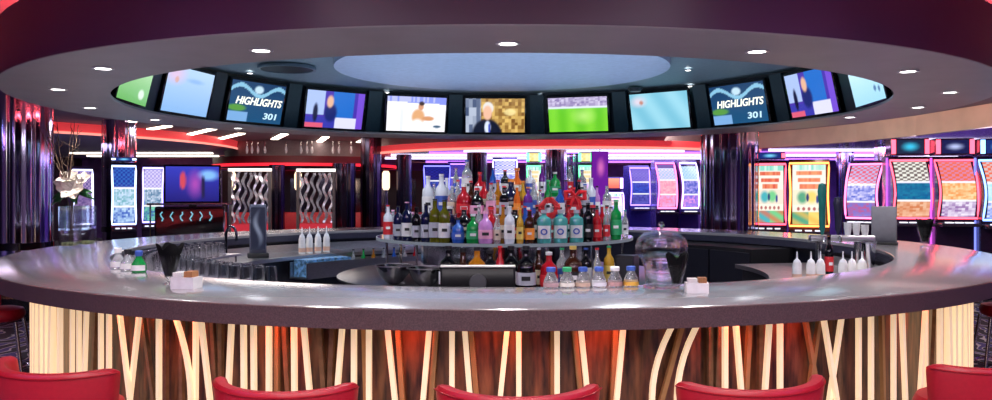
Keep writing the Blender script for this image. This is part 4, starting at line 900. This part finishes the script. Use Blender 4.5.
# small garnish jars
js = [(567, 268, (.8, .78, .7), 'n', 'cream coloured', 'green'), (583, 266, (.85, .4, .1), 'b', 'orange', 'blue'), (599, 267, (.8, .82, .88), 'b', 'clear', 'blue'), (615, 268, (.75, .08, .05), 'w', 'red', 'white'), (631, 266, (.9, .5, .08), 'b', 'yellow orange', 'blue'), (551, 268, (.6, .1, .15), 'b', 'dark red', 'blue')]
for i, (px, yt, c, cp, cn_, cpn) in enumerate(js):
    x, y, z = on_bar(px, 3.36, True)
    t = thing('garnish_jar', 'little jar of %s garnish with %s cap at the bar edge' % (cn_, cpn), 'jar', (x, y, z), 0, 'garnish jars at the inner bar edge')
    MB().lathe([(.0, 0), (.036, 0), (.04, .008), (.038, .04), (.022, .075), (.02, .085)], 20).build('body', glass if 0 else mat('jar_glass', (.95, .97, 1), .05, trans=.85), t)
    MB().lathe([(.0412, .008), (.0415, .016), (.0405, .028)], 20, cap=False).build('contents_band', mat('contents_%d' % i, tuple(.35*q+.3 for q in c) if i % 2 else c, .4), t)
    MB().lathe([(.024, .0855), (.025, .105), (.022, .108)], 16).build('cap', lmat(cp), t)
# left cluster: shaker bottles
for i, (px, r, c, cpn) in enumerate([(118, 3.42, 'clear', 'w'), (128, 3.36, 'clear', 'k'), (139, 3.42, 'green', 'b')]):
    x, y, z = on_bar(px, r, False) if 0 else on_bar(px, 3.45, True)
    nm = {'clear': 'clear', 'red': 'red', 'green': 'green'}[c]
    x, y = on_circle(px, 3.40, C0, True)
    t = thing('mixer_bottle', 'short %s mixer bottle with %s cap at the inner bar edge near the vases' % (nm, LC[cpn][0]), 'bottle', (x, y, z), 0, 'mixer bottles near the vases')
    MB().lathe([(.0, 0), (.042, 0), (.046, .01), (.044, .05), (.02, .09), (.018, .1)], 20).build('body', GC[c][1], t)
    MB().lathe([(.022, .1005), (.024, .13), (.02, .134)], 16).build('cap', lmat(cpn), t)
    b = MB(); b.sector([(.0465, .012), (.048, .012), (.047, .045), (.0455, .045)], pi*.6, pi*1.4, 10, closed=False); b.build('label', lmat('w'), t)
# POS monitor seen from behind
t = thing('pos_monitor', 'black point-of-sale monitor with silver top edge in front of the bottles', 'monitor', (dirx(478)*4.62, 4.62, .86), 0)
MB().box(-.214, .214, -.03, .0, .17, .3, .012).build('housing', blackp, t)
MB().box(-.214, .214, -.034, .004, .301, .313, .004).build('silver_edge', mat('silver_trim', (.75, .75, .72), .3, .3), t)
MB().lathe([(.03, .0), (.03, .17)], 16).build('neck', blackp, t); MB().lathe([(.12, -.03), (.12, -.001)], 24).build('base', blackp, t)
b = MB(); b.M = Matrix.Translation((.0, -.031, .215)) @ Matrix.Rotation(pi/2, 4, 'X'); b.lathe([(.05, 0), (.048, .008), (0, .01)], 24, cap=False); b.build('hinge_cover', mat('hinge_grey', (.06, .06, .07), .3), t)
tag(MB().sector([(2.75, .0), (3.25, .0), (3.25, .829), (2.75, .829)], R(172), R(198), 20, C0).build('under_counter_cabinet', mat('dark_steel_cabinet')), 'dark cabinet under the point-of-sale monitor inside the bar', 'cabinet')

# ---- left work area
def work(px, r, near=False): x, y = on_circle(px, r, C0, near); return x, y, .861
x, y, z = work(226, 3.12)
t = thing('kitchen_faucet', 'dark gooseneck tap at the sink beside the tall menu display', 'faucet', (x, y, z))
MB().lathe([(.03, 0), (.03, .02), (.018, .03), (.018, .06)], 16).build('base', chrome, t)
MB().tube([(0, 0, .06), (0, 0, .26)]+[(.055-.055*cos(q), 0, .26+.09*sin(q)) for q in [pi*k/10 for k in range(1, 11)]]+[(.11, 0, .2)], .014, 10).build('spout', mat('dark_chrome', (.12, .13, .17), .15, 1), t)
MB().tube([(-.02, 0, .04), (-.08, 0, .07)], .006, 8).build('handle', chrome, t)
x, y, z = work(258, 2.95)
t = thing('menu_display', 'tall dark menu tablet standing upright at the work counter', 'tablet', (x, y, z), .35)
MB().box(-.09, .09, -.015, .015, .05, .58, .008).build('housing', mat('grey_blue_case', (.16, .17, .24), .35, .3), t)
picture('screen', .15, .46, 10, 30, lambda u, v: mixc((.05, .06, .12), (.55, .6, .75), blob(u, v, .5+.2*sin(v*7), .5, .25, .5, .8)*.7), t, .6, loc=(0, -.017, .32))
MB().box(-.11, .11, -.08, .08, 0, .049, .006).build('base', blackp, t)
# upturned glasses
glassm = mat('tumbler_glass', (.97, .98, 1), .04, trans=1, ior=1.35, alpha=.6)
gproto = None; gi = 0
gp = []
for rr_ in (2.82, 2.93, 3.04, 3.15):
    for a in range(-111, -75, 3):
        pass
        gp.append((rr_*sin(R(a)), 7.6+rr_*cos(R(a)), rr_))
gp = [g for g in gp if 122 < CX+F*g[0]/g[1] < 222]
t = thing('glass_shelf', 'raised steel shelf of upturned tumblers beside the tap', 'shelf', (0, 7.6, 0))
MB().sector([(2.76, .93), (3.21, .93), (3.21, .95), (2.76, .95)], R(-113), R(-75.5), 24).build('shelf_top', steel, t)
for a_ in (-112, -94, -76.5):
    for r_ in (2.79, 3.18): MB().tube([(r_*sin(R(a_)), r_*cos(R(a_)), .861), (r_*sin(R(a_)), r_*cos(R(a_)), .9295)], .01, 8).build('leg', chrome, t)
rows_ = {2.82: 'front', 2.93: 'second', 3.04: 'third', 3.15: 'rear'}; cnt = {}
for x, y, rr_ in gp:
    cnt[rr_] = cnt.get(rr_, 0)+1
    lab = 'upturned clear tumbler in the %s row beside the tap, %s along' % (rows_[rr_], ORD[cnt[rr_]-1])
    if gproto is None:
        gproto = thing('tumbler', lab, 'glass', (x, y, .951), 0, 'upturned tumblers on the work counter')
        MB().lathe([(.042, 0), (.034, .115), (.03, .118), (0, .118)], 16, cap=False).build('glass_body', glassm, gproto)
        MB().sector([(.0425, 0), (.046, 0), (.046, .006), (.0425, .006)], 0, 2*pi, 16).build('rim', chrome, gproto)
    else:
        g = copy_tree(gproto); g.location = (x, y, .951); tag(g, lab)
t = thing('glass_rack', 'low steel rack of upturned tumblers at the inner bar edge nearest the sachets', 'rack', (0, 7.6, 0))
MB().sector([(2.74, .975), (2.95, .975), (2.95, .99), (2.74, .99)], R(-149), R(-115), 24).build('rack_top', steel, t)
for a_ in (-148, -132, -116):
    for r_ in (2.77, 2.92): MB().tube([(r_*sin(R(a_)), r_*cos(R(a_)), .861), (r_*sin(R(a_)), r_*cos(R(a_)), .9745)], .01, 8).build('leg', chrome, t)
for k in range(14):
    for j, r_ in enumerate((2.795, 2.895)):
        a_ = R(-147.7+k*2.4); g = copy_tree(gproto); g.location = (r_*sin(a_), 7.6+r_*cos(a_), .991); tag(g, 'upturned tumbler on the low steel rack, %s row, %s along' % (('inner', 'outer')[j], ORD[k]), group='upturned tumblers on the low rack')
# speed rail with squeeze bottles
ice = thing('speed_rail', 'steel ice bin and rail with blue bags hung before the white squeeze bottles', 'speed rail', (0, 7.6, 0))
MB().sector([(2.45, .62), (2.715, .62), (2.715, .80), (2.70, .80), (2.70, .635), (2.465, .635), (2.465, .80), (2.45, .80)], R(-60), R(-17), 30).build('trough', steel, ice)
MB().sector([(2.47, .64), (2.69, .64), (2.69, .83), (2.47, .83)], R(-59), R(-45), 10).build('ice_bin', mat('blue_plastic', (.15, .35, .6), .3, noise=.6, nscale=25), ice)
for i, a in enumerate([-42.5, -39.5, -36.5, -33.5, -30.5, -27.5, -24.5, -21.5]):
    cc = ['clear', 'green', 'amber', 'clear', 'blue', 'clear', 'red', 'clear'][i]
    bottle('slim', cc, 'wgwckwyw'[i], 'k', .27, 2.58*sin(R(a)), 7.6+2.58*cos(R(a)), .6355, '%s bottle standing in the steel speed rail, %s from the tap end' % (GC[cc][0], ORD[i]), 'bottles in the speed rail')
def squeeze(x, y, z, h, lab, grp, w=.034):
    t = thing('squeeze_bottle', lab, 'squeeze bottle', (x, y, z), 0, grp)
    MB().lathe([(.0, 0), (w, 0), (w*1.05, .01), (w, h*.55), (w*.8, h*.62)], 18).build('body', mat('milky_plastic', (.85, .83, .8), .35), t)
    MB().lathe([(w*.82, h*.6205), (w*.7, h*.68), (w*.22, h*.75), (w*.12, h)], 14).build('nozzle_cap', mat('nozzle_white', (.9, .9, .92), .35), t)
    MB().lathe([(w*1.06, .02), (w*1.06, h*.22)], 18, cap=False).build('sauce_level', mat('peach_sauce', (.8, .5, .35), .4), t)
for i, px in enumerate((302, 309.5, 318, 326.5)):
    x, y, z = work(px, 2.92)
    squeeze(x, y, z, .31, 'white squeeze bottle above the blue ice bin, %s from the left' % ORD[i], 'squeeze bottles above the ice bin', .038)
# ---- right work area: beer tower etc
x, y, z = work(838, 2.98); y0 = y; x = dirx(838)*y
t = thing('beer_tower', 'steel beer tower with bridge and tall green tap handle', 'beer tower', (x, y, z), -.2)
MB().lathe([(.05, 0), (.05, .02), (.03, .03), (.03, .29)], 16, -.16, 0).build('post', chrome, t); MB().lathe([(.05, 0), (.05, .02), (.03, .03), (.03, .29)], 16, .16, 0).build('post', chrome, t)
MB().box(-.24, .3, -.04, .04, .291, .345, .01).build('bridge', steel, t)
for k, (xx, zz0, h, m, nm) in enumerate(((-.13, .37, .42, mat('tap_green', (.02, .2, .17), .25), 'green_tap_handle'), (.0, .37, .3, mat('tap_black', (.03, .03, .06), .25), 'black_tap_handle'))):
    MB().tube([(xx, -.045, .33), (xx, -.10, .33), (xx, -.115, .29)], .012, 8).build('tap_spout', chrome, t)
    MB().lathe([(.012, .346), (.014, zz0), (.026, zz0+.03), (.03, zz0+h*.6), (.04, zz0+h*.85), (.03, zz0+h), (.0, zz0+h+.01)], 14, xx, 0, cap=False, sy=.6).build(nm, m, t)
for i, (dx, hh) in enumerate(((.08, .12), (.15, .12), (.22, .1))):
    xx = x+dx*cos(.2); yy = y-dx*sin(.2)
    c_ = thing('cup_stack', 'stack of white paper cups on the beer tower bridge, %s from the green handle' % ORD[i], 'cup stack', (xx, yy, z+.346), 0, 'cup stacks on the beer tower')
    for k in range(3): MB().lathe([(.022, k*.02+.0), (.033, k*.02+hh-.05), (.031, k*.02+hh-.05), (.02, k*.02+.004)], 16, cap=False).build('cup', whitep, c_)
wl = ['by the dark cabinet end', 'beside the dark syrup bottle', 'just past the dark syrup bottle', 'under the beer tower', 'under the cup stacks', 'before the steel funnel']
for i, px in enumerate((797, 811, 820.5, 843, 852, 862)):
    x, y = dirx(px)*6.65, 6.65
    squeeze(x, y, .861, .235, 'white squeeze bottle on the short work counter, %s' % wl[i], 'squeeze bottles on the short work counter', .036)
x, y = dirx(829)*6.95, 6.95
bottle('slim', 'black', 'r', 'k', .36, x, y, .861, 'dark syrup bottle with red label among the white squeeze bottles', 'syrup bottles')
p = (dirx(873)*6.45, 6.45)
t = thing('steel_funnel_jug', 'tall tapered steel mixing tin beside the grey tablet back', 'mixing tin', (p[0]+.17, p[1]+.45, .861))
MB().lathe([(.035, 0), (.06, .3), (.058, .3), (.033, .006), (0, .006)], 24, cap=False).build('body', chrome, t); MB().sector([(.0605, .29), (.065, .29), (.065, .3), (.0605, .3)], 0, 2*pi, 24).build('rim', steel, t)
x, y, z = on_bar(884, 3.62, False)
t = thing('tablet_terminal', 'upright grey terminal panel on the bar seen from behind', 'terminal', (x, y, z), -.5)
MB().box(-.11, .11, -.02, .02, .02, .36, .01).build('housing', mat('terminal_grey', (.17, .17, .2), .4), t)
MB().box(-.08, .08, .0205, .05, .06, .3, .008).build('rear_cover', mat('terminal_dark', (.08, .08, .1), .4), t); MB().box(-.12, .12, -.08, .09, 0, .0195, .005).build('base', blackp, t)
